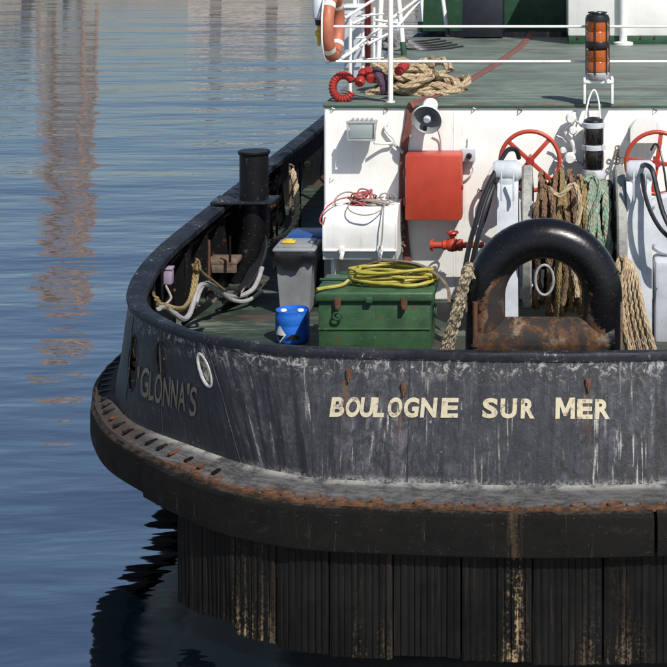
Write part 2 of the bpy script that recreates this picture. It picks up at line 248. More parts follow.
# ------------------------------------------------------------------ mesh building
class MB:
    def __init__(s): s.v = []; s.f = []; s.uv = []; s.sm = []
    def add(s, vs, fs, uvs=None, smooth=True):
        b = len(s.v); s.v += [Vector(v) for v in vs]
        for i, f in enumerate(fs):
            s.f.append([b+k for k in f]); s.sm.append(smooth)
            s.uv.append([uvs[k] for k in f] if uvs else [(0, 0)]*len(f))
        return s
    def grid(s, rows, uv=None, smooth=True, closev=False, closeu=False):
        n, m = len(rows), len(rows[0]); vs = [p for r in rows for p in r]
        uvs = [c for r in uv for c in r] if uv else None
        fs = []
        for i in range(n if closeu else n-1):
            for j in range(m if closev else m-1):
                i2, j2 = (i+1) % n, (j+1) % m
                fs.append([i*m+j, i2*m+j, i2*m+j2, i*m+j2])
        return s.add(vs, fs, uvs, smooth)
    def box(s, c, sz, bev=.0, rz=0, ry=0, rx=0, seg=2):
        bm = bmesh.new(); bmesh.ops.create_cube(bm, size=1); bmesh.ops.scale(bm, vec=sz, verts=bm.verts)
        if bev: bmesh.ops.bevel(bm, geom=list(bm.edges), offset=min(bev, min(sz)*.45), segments=seg, profile=.5, affect='EDGES')
        R = Matrix.Rotation(rz, 4, 'Z') @ Matrix.Rotation(ry, 4, 'Y') @ Matrix.Rotation(rx, 4, 'X')
        bm.verts.index_update()
        s.add([R @ v.co + Vector(c) for v in bm.verts], [[v.index for v in f.verts] for f in bm.faces], None, bool(bev)); bm.free(); return s
    def pbox(s, x0, y0, x1, y1, D, depth, bev=.01):        # box whose front face fills a photo rectangle at distance D
        a, b = P(x0, y0, D), P(x1, y1, D)
        return s.box(((a.x+b.x)/2, a.y+depth/2, (a.z+b.z)/2), (abs(b.x-a.x), depth, abs(a.z-b.z)), bev)
    def tube(s, pts, r, n=8, cap=True, closed=False, flat=1.0):
        pts = [Vector(p) for p in pts]; N = len(pts); rr = r if hasattr(r, '__len__') else [r]*N
        fr = frames(pts, closed); rows = []; uvs = []; L = 0
        for i in range(N):
            if i: L += (pts[i]-pts[i-1]).length
            a, b = fr[i]
            rows.append([pts[i]+(a*math.cos(2*PI*k/n)+b*math.sin(2*PI*k/n)*flat)*rr[i] for k in range(n+1)])
            uvs.append([(L, k/n) for k in range(n+1)])
        if closed: rows.append(rows[0]); uvs.append([(L+(pts[0]-pts[-1]).length, k/n) for k in range(n+1)])
        s.grid(rows, uvs)
        if cap and not closed:
            for row, rev in ((rows[0], True), (rows[-1], False)):
                ring = row[:-1]; s.add(ring, [list(range(n))[::-1 if rev else 1]], None, False)
        return s
    def rope(s, pts, R, pitch=None, n=5, closed=False, strands=3):
        pitch = pitch or R*7; pts = resample(pts, pitch/7, closed); fr = frames(pts, closed)
        L = 0; ls = [0]
        for i in range(1, len(pts)): L += (pts[i]-pts[i-1]).length; ls.append(L)
        for k in range(strands):
            q = []
            for i, p in enumerate(pts):
                an = 2*PI*(ls[i]/pitch+k/strands); a, b = fr[i]
                q.append(p+(a*math.cos(an)+b*math.sin(an))*R*.5)
            s.tube(q, R*.56, n)
        return s
    def lathe(s, prof, c=(0, 0, 0), n=24, axis='Z', ang=2*PI, smooth=True):
        rows = []
        for k in range(n+1):
            t = ang*k/n; row = []
            for r, h in prof:
                if axis == 'Z': p = (r*math.cos(t), r*math.sin(t), h)
                elif axis == 'Y': p = (r*math.cos(t), h, r*math.sin(t))
                else: p = (h, r*math.cos(t), r*math.sin(t))
                row.append(Vector(p)+Vector(c))
            rows.append(row)
        return s.grid(rows, None, smooth)
    def prism(s, poly, y0, y1, fn):       # poly of (a,b); fn(a,b,y)->point
        n = len(poly)
        v = [fn(a, b, y0) for a, b in poly]+[fn(a, b, y1) for a, b in poly]
        f = [list(range(n)), list(range(2*n-1, n-1, -1))]+[[i, i+n, (i+1) % n+n, (i+1) % n] for i in range(n)]
        return s.add(v, f, None, False)
    def torus(s, c, R, r, ax='Y', n=32, m=10, sx=1, sy=1):
        pts = []
        for k in range(n):
            a = 2*PI*k/n; u, v = R*math.cos(a)*sx, R*math.sin(a)*sy
            pts.append(Vector(c)+Vector({'Y': (u, 0, v), 'X': (0, u, v), 'Z': (u, v, 0)}[ax]))
        return s.tube(pts, r, m, closed=True)
def frames(pts, closed=False):
    N = len(pts); out = []; prev = None
    for i in range(N):
        a = pts[i-1] if (i or closed) else pts[0]; b = pts[(i+1) % N] if (i < N-1 or closed) else pts[-1]
        t = (b-a); t = t.normalized() if t.length > 1e-9 else Vector((0, 0, 1))
        if prev is None:
            up = Vector((0, 0, 1)) if abs(t.z) < .9 else Vector((0, 1, 0)); x = t.cross(up).normalized()
        else:
            x = prev-t*prev.dot(t); x = x.normalized() if x.length > 1e-6 else t.orthogonal().normalized()
        prev = x; out.append((x, t.cross(x).normalized()))
    return out
def cr(pts, t, closed=False):
    n = len(pts); i = int(math.floor(t)); 
    if not closed: i = max(0, min(n-2, i))
    f = t-i
    g = (lambda k: pts[k % n]) if closed else (lambda k: pts[k] if 0 <= k < n else (pts[0]*2-pts[1] if k < 0 else pts[-1]*2-pts[-2]))
    a, b, c, d = g(i-1), g(i), g(i+1), g(i+2)
    return .5*((2*b)+(c-a)*f+(2*a-5*b+4*c-d)*f*f+(3*b-a-3*c+d)*f*f*f)
def smoothp(pts, k=8, closed=False):
    pts = [Vector(p) for p in pts]; n = len(pts) if closed else len(pts)-1
    r = [cr(pts, i+j/k, closed) for i in range(n) for j in range(k)]
    return r if closed else r+[pts[-1]]
def resample(pts, step, closed=False):
    pts = [Vector(p) for p in pts]
    if closed: pts = pts+[pts[0]]
    out = [pts[0]]; acc = 0
    for a, b in zip(pts, pts[1:]):
        L = (b-a).length
        while acc+L >= step and L > 1e-9:
            f = (step-acc)/L; a = a.lerp(b, f); out.append(a); L = (b-a).length; acc = 0
        acc += L
    return out
def path(pp, k=8): return smoothp([P(*p) for p in pp], k)
def wloc(p):
    v = Vector((0, 0, 0))
    while p: v += p.location; p = p.parent
    return v
def obj(name, mb, mat, parent=None, label=None, kind=None):
    off = wloc(parent) if parent else Vector((0, 0, 0))
    me = bpy.data.meshes.new(name); me.from_pydata([v-off for v in mb.v], [], mb.f)
    ul = me.uv_layers.new(name='UVMap'); k = 0
    flat = [c for f in mb.uv for c in f]
    ul.data.foreach_set('uv', [x for c in flat for x in c])
    me.polygons.foreach_set('use_smooth', mb.sm); me.materials.append(mat)
    me.validate(); me.update()
    bm = bmesh.new(); bm.from_mesh(me); bmesh.ops.recalc_face_normals(bm, faces=bm.faces) if name not in ('water', 'ground') else None
    bm.to_mesh(me); bm.free()
    try: me.set_sharp_from_angle(angle=math.radians(38))
    except Exception: pass
    o = bpy.data.objects.new(name, me); COL.objects.link(o)
    if parent: o.parent = parent
    if label: o['label'] = label
    if kind: o['kind'] = kind
    return o
def thing(name, label, cat, loc, group=None):
    o = bpy.data.objects.new(name, None); COL.objects.link(o); o.location = loc; o.empty_display_size = .1
    o['label'] = label; o['category'] = cat
    if group: o['group'] = group
    return o
def single(name, mb, mat, label, cat, group=None):
    lo = Vector([min(v[i] for v in mb.v) for i in range(3)]); hi = Vector([max(v[i] for v in mb.v) for i in range(3)])
    base = Vector(((lo.x+hi.x)/2, (lo.y+hi.y)/2, lo.z))
    for i in range(len(mb.v)): mb.v[i] = mb.v[i]-base
    o = obj(name, mb, mat); o.location = base; o['label'] = label; o['category'] = cat
    if group: o['group'] = group
    return o

# ------------------------------------------------------------------ water, far shore
w = MB(); w.add([(-3000, -400, 0), (3000, -400, 0), (3000, 3000, 0), (-3000, 3000, 0)], [[0, 1, 2, 3]], None, False)
obj('water', w, water_material(), kind='structure')
w = MB(); w.box((0, 1620, .9), (5600, 2980, 2.6)); obj('quay', w, M['concrete'], kind='structure')
def far_building(x, y, wd, dp, h, floors, cols, label, mat='render'):
    t = thing('apartment_building', label, 'building', (x, y, 2.2))
    b = MB(); b.box((x, y, 2.2+h/2), (wd, dp, h)); obj('wall', b, M[mat], t)
    r = MB(); r.prism([(-wd/2-.4, 0), (wd/2+.4, 0), (wd/2-2, 1.8), (-wd/2+2, 1.8)], y-dp/2-.4, y+dp/2+.4, lambda a, b_, yy: (x+a, yy, 2.2+h+b_)); obj('roof', r, M['roof'], t)
    proto = None
    for i in range(floors):
        for j in range(cols):
            px_, pz_ = x-wd/2+wd*(j+.5)/cols, 2.2+h*(i+.55)/floors
            if proto is None:
                k = MB(); k.box((px_, y-dp/2-.03, pz_), (1.1, .1, 1.5)); proto = obj('window', k, M['pane'], t); p0 = Vector((px_, 0, pz_))
            else:
                c = proto.copy(); COL.objects.link(c); c.parent = t; c.location = Vector((px_, 0, pz_))-p0
far_building(-30, 138, 11, 10, 2.2, 1, 2, 'long white rendered quayside block across the harbour beside the lattice crane')
far_building(-16, 142, 12, 10, 2.6, 1, 2, 'lower white house row across the harbour, right of the taller block')
far_building(2, 140, 18, 10, 5.0, 1, 3, 'white apartment block across the harbour straight beyond the bow')
far_building(-62, 145, 14, 10, 4.0, 1, 2, 'low pale warehouse across the harbour, left of the lattice crane')
ch = thing('reflection_crane', 'rust brown lattice crane tower invented out of view on the far quay for its reflection in the water', 'crane', (-45.6, 128, 2.2))  # unseen crane, added to give the water its brown reflection
def hw(z): return 2.1-.75*(z-2.2)/29
cor = lambda k, z: Vector((-45.6+hw(z)*(1, -1, -1, 1)[k], 128+hw(z)*(1, 1, -1, -1)[k], z))
for k in range(4): obj('leg', MB().tube([cor(k, 2.2), cor(k, 31)], .2, 8), M['craneskin'], ch)
for i in range(9):
    z0, z1 = 2.2+i*3.2, 5.4+i*3.2
    for k in range(4):
        c = MB(); a, b = cor(k, z0), cor((k+1) % 4, z1); c.tube([a, b] if (i+k) % 2 else [cor((k+1) % 4, z0), cor(k, z1)], .22, 6); c.tube([cor(k, z1), cor((k+1) % 4, z1)], .2, 6); obj('brace', c, M['craneskin'], ch)
c = MB(); c.box((-45.6, 128, 26.5), (3.4, 3.4, 3.0), .1); obj('cab', c, M['craneskin'], ch)
c = MB(); c.box((-45.6, 128, 14), (2.6, 2.6, 2.4), .1); obj('platform', c, M['craneskin'], ch)
c = MB(); c.tube([(-45.6, 128, 31), (-52, 150, 33)], .5, 6); obj('jib', c, M['craneskin'], ch)

# ------------------------------------------------------------------ the tug's lines, port half; t runs from the stern (0) forward
_rim = [(0, 13.95, 2.6), (-1.88, 14.07, 2.6), (-2.63, 14.2, 2.6), (-3.29, 14.5, 2.6), (-3.77, 14.9, 2.6), (-4.22, 15.45, 2.6), (-4.47, 15.95, 2.6), (-4.63, 16.6, 2.62),
        (-4.70, 17.4, 2.66), (-4.70, 18.4, 2.70), (-4.62, 21, 2.74), (-4.52, 24, 2.79), (-4.32, 28, 2.9), (-4.1, 31, 3.1), (-3.6, 35, 3.6), (-2.6, 38.5, 4.2), (-1.2, 41, 4.6), (0, 41.8, 4.7)]
_str = [(0, 13.13), (-1.93, 13.27), (-2.6, 13.47), (-3.17, 13.8), (-3.9, 14.5), (-4.47, 15.15), (-4.82, 15.8), (-4.99, 16.28),
        (-5.17, 17.1), (-5.17, 18.2), (-5.1, 21), (-5.0, 24), (-4.8, 28), (-4.55, 31), (-4.0, 35), (-2.95, 38.8), (-1.4, 41.5), (0, 42.4)]
NT = len(_rim)-1
RIM = [Vector((-x, YD(d), z)) for x, d, z in _rim[:0:-1]]+[Vector((x, YD(d), z)) for x, d, z in _rim]
STR = [Vector((-x, YD(d), 0)) for x, d in _str[:0:-1]]+[Vector((x, YD(d), 0)) for x, d in _str]
def Rc(t): return cr(RIM, t+NT)
def Cc(t): return cr(STR, t+NT)
def inward(fn, t):
    a, b = fn(t-.02), fn(t+.02); T = Vector((b.x-a.x, b.y-a.y)).normalized(); return Vector((T.y, -T.x, 0))
_tt = [-NT+i*2*NT/1600 for i in range(1601)]; _al = [0.0]
for i in range(1, 1601): _al.append(_al[-1]+(Cc(_tt[i])-Cc(_tt[i-1])).length)
_mid = _al[800]
def arc(t):
    x = (t+NT)/(2*NT)*1600; i = max(0, min(1599, int(x))); return _al[i]+(_al[i+1]-_al[i])*(x-i)-_mid
def t_of_arc(a):
    a += _mid; lo, hi = 0, 1600
    while hi-lo > 1:
        m = (lo+hi)//2
        if _al[m] <= a: lo = m
        else: hi = m
    return _tt[lo]+(_tt[hi]-_tt[lo])*(a-_al[lo])/(_al[hi]-_al[lo])
ZB = 1.56
def lift(t): return max(0, abs(t)-11)**1.5*.09          # the sheer rises towards the bow
def BI(t): f = min(1, max(0, (abs(t)-2.5)/3.0)); f = f*f*(3-2*f); return .47-.21*f
def shell(t, s, inset=0.0):                            # bulwark plate: s = 0 at the shelf, 1 under the cap rail
    b = Cc(t)+inward(Cc, t)*BI(t); b.z = ZB+lift(t)
    r = Rc(t); p = b.lerp(r, s)
    d = .010*noise.noise(Vector((arc(t)*1.3, s*2.0, 3)))+.006*noise.noise(Vector((arc(t)*4, s*4, 9)))
    return p+inward(Rc, t)*(inset+d*math.sin(PI*min(1, max(0, s)))) 
def shell_z(t, z, inset=0.0):
    b = ZB+lift(t); return shell(t, (z-b)/(Rc(t).z-b), inset)
def proj(p): d = p.y-CY; return (CX+p.x*F/d, YH+(H-p.z)*F/d)
def t_px(px, z, fn=shell_z):
    lo, hi = -2.5, 7.5                                  # px falls as t grows
    for _ in range(40):
        m = (lo+hi)/2
        if proj(fn(m, z))[0] > px: lo = m
        else: hi = m
    return (lo+hi)/2
def offs(t, inset, z): p = Cc(t)+inward(Cc, t)*inset; p.z = z+lift(t); return p
def sweep(mb, prof, ts, fn=offs, closed=True, caps=False, smooth=True):
    rows, uvs = [], []
    for t in ts:
        pr = prof(t) if callable(prof) else prof
        row = [fn(t, a, b) for a, b in pr]; u = arc(t); L = 0; uv = [(u, 0)]
        for i in range(1, len(pr)): L += math.dist(pr[i], pr[i-1]); uv.append((u, L))
        if closed: row = row+[row[0]]; uv = uv+[(u, L+.05)]
        rows.append(row); uvs.append(uv)
    mb.grid(rows, uvs, smooth)
    if caps and closed:
        for r in (rows[0], rows[-1]): mb.add(r[:-1], [list(range(len(r)-1))], None, False)
    return mb
def trange(a, b, step=.06): n = max(2, int(math.ceil((b-a)/step))); return [a+(b-a)*i/n for i in range(n+1)]

tug = thing('tugboat', 'black hulled harbour tug with white deckhouse, seen from astern', 'tugboat', (0, 1, 0))
# holes through the port quarter (photo px of centre, z, half width in m along the plate, half height, rim material)
HOLES = [(204, 2.34, .105, .135, 'steel'), (160.5, 2.30, .115, .155, 'cap'), (132.5, 2.12, .17, .27, 'cap')]
HT = []
for px, z, a, b, m in HOLES:
    t0 = t_px(px, z); HT.append((arc(t0), z, a, b, m))
def inhole(u, z, k=1.0): return any(((u-hu)/(a*k))**2+((z-hz)/(b*k))**2 < 1 for hu, hz, a, b, m in HT)
fine = [t_of_arc(x*.035) for x in range(int(-8.5/.035), int(8.5/.035)+1)]
ts = trange(-NT, fine[0]-.03, .12)+fine+trange(fine[-1]+.03, NT, .12)
sh = MB(); NV = 34
for inset, flip in ((0, 0), (.022, 1)):
    rows = [[shell(t, j/NV, inset) for j in range(NV+1)] for t in ts]
    base = len(sh.v); sh.v += [p for r in rows for p in r]; m = NV+1
    for i in range(len(ts)-1):
        um = (arc(ts[i])+arc(ts[i+1]))/2
        for j in range(NV):
            zm = (rows[i][j].z+rows[i][j+1].z)/2
            if um > 0 and inhole(um, zm): continue
            q = [base+i*m+j, base+(i+1)*m+j, base+(i+1)*m+j+1, base+i*m+j+1]
            sh.f.append(q[::-1] if flip else q); sh.sm.append(True)
            u0, u1 = arc(ts[i]), arc(ts[i+1]); v0, v1 = 1.1*j/NV, 1.1*(j+1)/NV
            uv = [(u0, v0), (u1, v0), (u1, v1), (u0, v1)]; sh.uv.append(uv[::-1] if flip else uv)
obj('bulwark', sh, M['hull'], tug, 'black bulwark plating streaked with chalky wear')
for hu, hz, a, b, m in HT:                              # oval fairlead collars
    pts = []
    for k in range(28):
        an = 2*PI*k/28; pts.append(shell_z(t_of_arc(hu+(a+.012)*math.cos(an)), hz+(b+.012)*math.sin(an), .008))
    c = MB(); c.tube(pts, .017, 8, closed=True); obj('fairlead', c, M['steel'] if m == 'steel' else M['black'], tug, 'white rimmed oval fairlead' if m == 'steel' else None)
# cap rail, stringer under it
c = MB(); sweep(c, lambda t: (lambda w_: [(-.02, .0), (-.03, .035), (-.022, .068), (-.01, .078), (w_-.02, .078), (w_, .065), (w_, .0), (.05, -.01)])(.075+.145*min(1, max(0, (abs(t)-3.5)/3.5))), trange(-NT, NT, .07),
      lambda t, a, b: Rc(t)+inward(Rc, t)*a+Vector((0, 0, b+.006*noise.noise(Vector((arc(t)*3, a*20, 0)))))); obj('cap_rail', c, M['cap'], tug)
# shelf (rubbing strake) and its rusty lip
c = MB(); sweep(c, lambda t: [(BI(t)+.02, 1.575), (BI(t)-.03, 1.562), (BI(t)*.64, 1.545), (.12, 1.512), (.085, 1.512), (.075+.008*noise.noise(Vector((arc(t)*9, 0, 1))), 1.530+.010*noise.noise(Vector((arc(t)*7, 0, 0)))), (.05+.014*noise.noise(Vector((arc(t)*6, 3, 0))), 1.526), (.042, 1.49), (.5, 1.44)], trange(-NT, -7, .07)+trange(-7, 7, .02)+trange(7, NT, .07)); obj('rubbing_strake', c, M['shelf'], tug)
# rubber belt in butted lengths
tj = [t_px(147, 1.4, lambda t, z: offs(t, 0, z)), t_px(656, 1.4, lambda t, z: offs(t, 0, z))]
def belt(a, b, out):
    c = MB(); pr = lambda t: [(.06, 1.505), (.02-out, 1.50), (-.012-out, 1.475), (-.022-out+.006*noise.noise(Vector((arc(t)*2, 0, 5))), 1.38), (-.02-out+.007*noise.noise(Vector((arc(t)*3, 4, 5))), 1.22), (-.008-out, 1.135), (.03-out, 1.11), (.34, 1.10), (.36, 1.46)]
    sweep(c, pr, trange(a, b, .06), caps=True); return obj('rubber_belt', c, M['rubber'], tug)
belt(tj[1]+.01, tj[0], .03); belt(tj[0]+.015, 8.5, -.025); belt(8.53, 14, -.025); belt(-5, tj[1]-.004, .03); belt(-8.5, -5.02, -.02); belt(-14, -8.53, -.02)
# lower hull
c = MB(); sweep(c, lambda t: (lambda k: [(.34, 1.44), (.40+.25*k, .9), (.46+.6*k, .35), (.6+.9*k, -.1), (1.0+1.1*k, -.8), (1.8+1.0*k, -1.5)])(min(1, max(0, (abs(t)-2)/3))*min(1, max(0, (13-abs(t))/3))), trange(-NT, NT-.0, .1), closed=False); obj('lower_hull', c, M['lower'], tug)
# ribbed rubber panels hung under the belt
PO = lambda t, z: offs(t, .06, z)
edges = [t_px(x, .6, PO) for x in (178, 203, 235, 276, 329, 393, 461, 532.5, 603)]
aa = arc(edges[-1])
while aa > -4.6: aa -= .665; edges.append(t_of_arc(aa))
for i in range(len(edges)-1):
    a1, a0 = arc(edges[i])-.008, arc(edges[i+1])+.008; wdt = a1-a0; nr = max(3, int(round(wdt/.062)))
    pts = [(a0, .0)]
    for r in range(nr):
        x0 = a0+wdt*r/nr; d = wdt/nr; jig = random.uniform(-.006, .004)
        rd = random.uniform(.005, .012); pts += [(x0+d*.06, jig), (x0+d*random.uniform(.14, .3), -rd+jig), (x0+d*random.uniform(.66, .84), -rd+jig), (x0+d*.92, jig)]
    pts += [(a1, 0)]
    zb = random.uniform(.14, .21)+max(0, (a0+a1)/2-2.2)*.07; out = random.uniform(-.012, .012); c = MB(); rows = []
    for z in (1.17, .8, .45, zb):
        rows.append([offs(t_of_arc(a), .06+o+out+(.012*random.random() if z < .5 else 0), z+random.uniform(-.006, .006)*(z < .3)) for a, o in pts])
    c.grid(rows, None, False)
    back = [[offs(t_of_arc(a), .22, z) for a, o in pts] for z in (1.17, zb)]
    c.grid(back, None, False); c.add(rows[-1]+back[1], [[k, k+1, len(pts)+k+1, len(pts)+k] for k in range(len(pts)-1)], None, False)
    for e in (0, -1): c.add([rows[0][e], rows[-1][e], back[1][e], back[0][e]], [[0, 1, 2, 3]], None, False)
    obj('fender_panel', c, M['panel'], tug)
# rusty bolt sockets along the lip; heavy cross lugs on the port side
proto = None; a = -6.0
while a < arc(tj[0])-.15:
    t = t_of_arc(a+random.uniform(-.05, .05)); c0 = offs(t, .14, 1.515)
    if proto is None:
        c = MB(); R_ = []; c.lathe([(.080, -.02), (.078, .018), (.070, .026), (.060, .020), (.054, .008), (.0, .005)], c0, 18, 'Z'); proto = obj('bolt_socket', c, M['rusty'], tug); p0 = c0
    else:
        o = proto.copy(); COL.objects.link(o); o.parent = tug; s_ = random.uniform(.8, 1.1)
        R_ = Matrix.Scale(s_, 4); o.scale = (s_,)*3; o.location = c0-p0*1 + (p0-tug.location)*(1-s_); o.location.z -= random.choice((0, 0, .006, .014))
    a += random.choice((.24, .28, .30, .34))
proto = None; a = arc(tj[0])-.9
while a < 9.5:
    t = t_of_arc(a); i_ = inward(Cc, t); c0 = offs(t, .16 if t > 4.6 else .2, 1.548)
    c = MB(); c.box(c0, (random.uniform(.10, .15), .04, .022), .008, rz=math.atan2(i_.y, i_.x)+.25+random.uniform(-.12, .12)); obj('cross_lug', c, M['rusty'] if random.random() < .25 else M['black'], tug)
    a += random.uniform(.19, .27)
# inner brackets (stays) of the bulwark
DK = 1.75
for sgn in (1, -1):
    a = 4.3 if sgn > 0 else 5.6
    while a < 15:
        t = t_of_arc(a*sgn); top = Rc(t)+inward(Rc, t)*.20; n = inward(Rc, t); n2 = Vector((n.y, -n.x, 0))
        lo = shell_z(t, DK, .03); hi = shell(t, .985, .03)
        q = [lo, lo+n*.42, lo+n*.40+Vector((0, 0, .16)), hi+n*.12, hi]; c = MB(); v = [p+n2*.008 for p in q]+[p-n2*.008 for p in q]
        c.add(v, [[0, 1, 2, 3, 4], [9, 8, 7, 6, 5]]+[[i, 5+i, 5+(i+1) % 5, (i+1) % 5] for i in range(5)], None, False)
        obj('bracket', c, M['black'], tug); a += .92
# main deck
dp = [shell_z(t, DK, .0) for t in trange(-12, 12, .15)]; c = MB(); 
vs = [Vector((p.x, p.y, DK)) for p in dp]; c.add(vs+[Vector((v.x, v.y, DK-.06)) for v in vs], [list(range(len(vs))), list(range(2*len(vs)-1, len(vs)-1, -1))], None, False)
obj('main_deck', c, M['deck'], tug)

# ------------------------------------------------------------------ deckhouse
DW = 19.5; XL = PX(325, DW); ZT = PZ(104.5, DW)
house = MB(); house.box((0, YD(DW)+5.5, (DK+ZT-.03)/2), (-2*XL, 11, ZT-.03-DK), .035, seg=3); house = obj('deckhouse', house, M['white'], tug, 'white painted deckhouse wall with rust pricks')
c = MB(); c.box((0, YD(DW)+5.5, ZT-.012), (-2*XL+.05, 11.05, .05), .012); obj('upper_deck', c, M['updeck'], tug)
c = MB(); c.box((0, YD(DW)-.001, ZT-.025), (-2*XL+.03, .06, .03), .008); obj('coaming', c, M['gdark'], tug)
c = MB(); c.tube([(XL+.02, YD(DW)-.012, DK), (XL+.02, YD(DW)-.012, ZT-.06)], .032, 10); obj('corner_post', c, M['whitepaint'], tug)
for x in (-1.25, .62, 2.1):     # welded seams of the wall
    c = MB(); c.tube([(x, YD(DW)-.001, DK), (x, YD(DW)-.001, ZT-.1)], .006, 5); obj('weld_seam', c, M['white'], tug)
for k, (px, py) in enumerate(((333, 108), (386, 109), (474, 108), (520, 110), (577, 112), (655, 110), (332, 178), (480, 190), (470, 268), (484, 300))):
    c = MB(); q = P(px, py, DW-.01); c.tube([q+Vector((-.02, 0, .015)), q+Vector((0, -.04, .0)), q+Vector((.025, 0, -.01))], .008, 6); obj('hook', c, M['rusty'] if k % 2 else M['whitepaint'], tug)
# white cabin farther forward with a green foot
DC = 28.8; xl = PX(568, DC); c = MB(); c.box(((xl+3.0)/2, YD(DC)+1.5, ZT+.17+1.25), (3.0-xl, 3.0, 2.5), .03); cab = obj('cabin', c, M['white'], tug)
c = MB(); c.box(((xl+3.0)/2, YD(DC)+1.5, ZT+.085), (2.98-xl, 2.99, .17), .01); obj('cabin_foot', c, M['gdark'], tug)
c = MB(); c.tube([(PX(623, DC), YD(DC)-.1, ZT), (PX(623, DC), YD(DC)-.1, ZT+2.4)], .075, 12); c.lathe([(.19, ZT+.01), (.19, ZT+.06), (.08, ZT+.08)], (PX(623, DC), YD(DC)-.1, 0), 16); obj('vent_pipe', c, M['whitepaint'], tug)
for x in (578, 592, 606, 641, 655):
    c = MB(); c.lathe([(0, -.03), (.02, -.03), (.02, 0)], P(x, 37, DC), 8, 'Y'); obj('bolt', c, M['rusty'], tug)
# wheelhouse front far ahead: dark lower half, green coaming
c = MB(); c.box((-.2, YD(33), ZT+.7), (5.2, 1.6, 1.4), .02); obj('casing', c, M['gdark'], tug)
c = MB(); c.box((-.2, YD(34.2), ZT+1.7), (5.0, 3.6, 2.6), .05); obj('wheelhouse', c, M['white'], tug)
a, b = PX(462, 30.2), PX(503, 30.2); c = MB(); c.box(((a+b)/2, YD(30.2)+.5, ZT+.55), (b-a, 1.0, 1.04), .03); c.box(((a+b)/2, YD(30.2)+.45, ZT+1.10), (b-a+.1, 1.15, .06), .02); obj('engine_hatch', c, M['dark'], tug)
# railing on the upper deck edge
DR = 19.62
rail = obj('rail', MB().tube([P(320, 26.5, DR), P(760, 26.5, DR), P(790, 26.5, DR)], .018, 8), M['whitepaint'], tug)
obj('rail', MB().tube([P(336, 61.5, DR), P(790, 61.5, DR)], .018, 8), M['whitepaint'], tug)
for px in (390.5, 762):
    c = MB(); a = P(px, 100, DR); c.tube([(a.x, a.y, ZT-.1), (a.x, a.y, ZT+1.55)], .034, 10); c.lathe([(.06, ZT+.014), (.06, ZT+.03), (.036, ZT+.032)], (a.x, a.y, 0), 12); obj('rail_post', c, M['whitepaint'], tug)
a = P(321, 26.5, DR); b = P(338, 61.5, DR)
obj('rail', MB().tube([a, a+Vector((.02, 4.0, .0))], .018, 8), M['whitepaint'], tug)
obj('rail', MB().tube([b, b+Vector((0, 4.0, 0))], .018, 8), M['whitepaint'], tug)
for y in (1.2, 2.6, 4.0):
    obj('rail_post', MB().tube([(b.x, b.y+y, ZT), (b.x-.0, b.y+y, ZT+1.02)], .024, 8), M['whitepaint'], tug)

# ------------------------------------------------------------------ lattice mast legs on the upper deck
mast = thing('lattice_mast', 'white tubular lattice mast with green feet on the upper deck', 'mast', P(400, 45, 22.5)*1)
mast.location.z = ZT
def strut(p, q, r=.03, m='whitepaint', name='strut', par=mast): return obj(name, MB().tube([p, q], r, 10), M[m], par)
def onup(px, py): D = (H-ZT)*F/(py-YH); return P(px, py, D)
for (a, b, ta, r) in ((404, 56, (393, -60), .045), (420, 33, (424, -60), .05), (432, 28, (436, -60), .04), (448, 36, (436, -50), .042), (352, 76, (356, -40), .036), (378, 66, (384, -70), .045), (357, 62, (362, -60), .04)):
    g0 = onup(a, b); tp = P(ta[0], ta[1], g0.y-CY+.25)
    strut(g0, tp, r, name='leg')
    if a > 400: obj('foot', MB().tube([g0+Vector((0, 0, .01)), g0.lerp(tp, .12)], r+.006, 10), M['gdark'], mast)
D2 = 21.6
for a, b in (((342, 58), (400, 12)), ((345, 18), (392, -12)), ((352, 24), (372, 14)), ((398, 14), (424, -6)), ((368, 44), (392, 32)), ((396, 28), (420, 0)), ((374, 20), (402, 24))):
    strut(P(*a, D2), P(*b, D2+.5), .022, name='brace')
for i in range(6):
    strut(P(356, 60-i*22, D2+.3), P(384, 58-i*22, D2+.3), .014, name='rung')
c = MB(); c.tube([onup(367.5, 72), P(368, -60, 20.9)], .05, 12); single('fire_main_pipe', c, M['redp'], 'upright red pipe between the white mast struts at the deckhouse corner', 'pipe')
t = thing('deck_locker', 'grey blue locker behind the mast struts and orange lifebuoy', 'locker', (PX(352, 22.5), YD(22.7), ZT))
c = MB(); a = PX(344, 22.5); b = PX(362, 22.5); zt = PZ(10, 22.5); c.box(((a+b)/2, YD(22.7), (ZT+zt)/2+.02), (b-a, .4, zt-ZT), .02); obj('body', c, M['grey'], t)
c = MB(); c.box(((a+b)/2, YD(22.7), zt+.05), (b-a+.06, .46, .05), .015); obj('lid', c, M['whitepaint'], t)
c = MB()
for i in range(5):
    p0 = onup(385+i*5, 44+i*2); c.tube(smoothp([p0+Vector((-.5, .3*i, .03)), p0+Vector((0, .1, .05)), p0+Vector((.6, .25, .03)), p0+Vector((1.0, .9, .03))], 6), .018, 6)
single('cable_bundle', c, M['hose'], 'dark cables lying among the feet of the white lattice mast', 'cables')
t = thing('line_box', 'crumpled grey canvas gear heaped at the foot of the white mast', 'gear', onup(398, 50))
c = MB(); q0 = onup(396, 50); rows = []
for i in range(15):
    la = PI/2*i/14; row = []
    for j in range(36):
        lo = 2*PI*j/36; d = Vector((math.cos(lo)*math.cos(la), math.sin(lo)*math.cos(la), math.sin(la))); n_ = 1+.5*noise.noise(d*2.6)+.25*noise.noise(d*7)
        row.append(q0+Vector((d.x*.28*n_, d.y*.3*n_, .24*d.z*n_)))
    rows.append(row)
c.grid(rows, None, True, closev=True)
obj('canvas', c, M['canvas'], t)
c = MB(); q = onup(397, 40)+Vector((0, 0, .3)); c.lathe([(0, -.1), (.1, -.1), (.1, .08), (.05, .12), (0, .12)], q, 14); obj('canister', c, M['grey'], t)

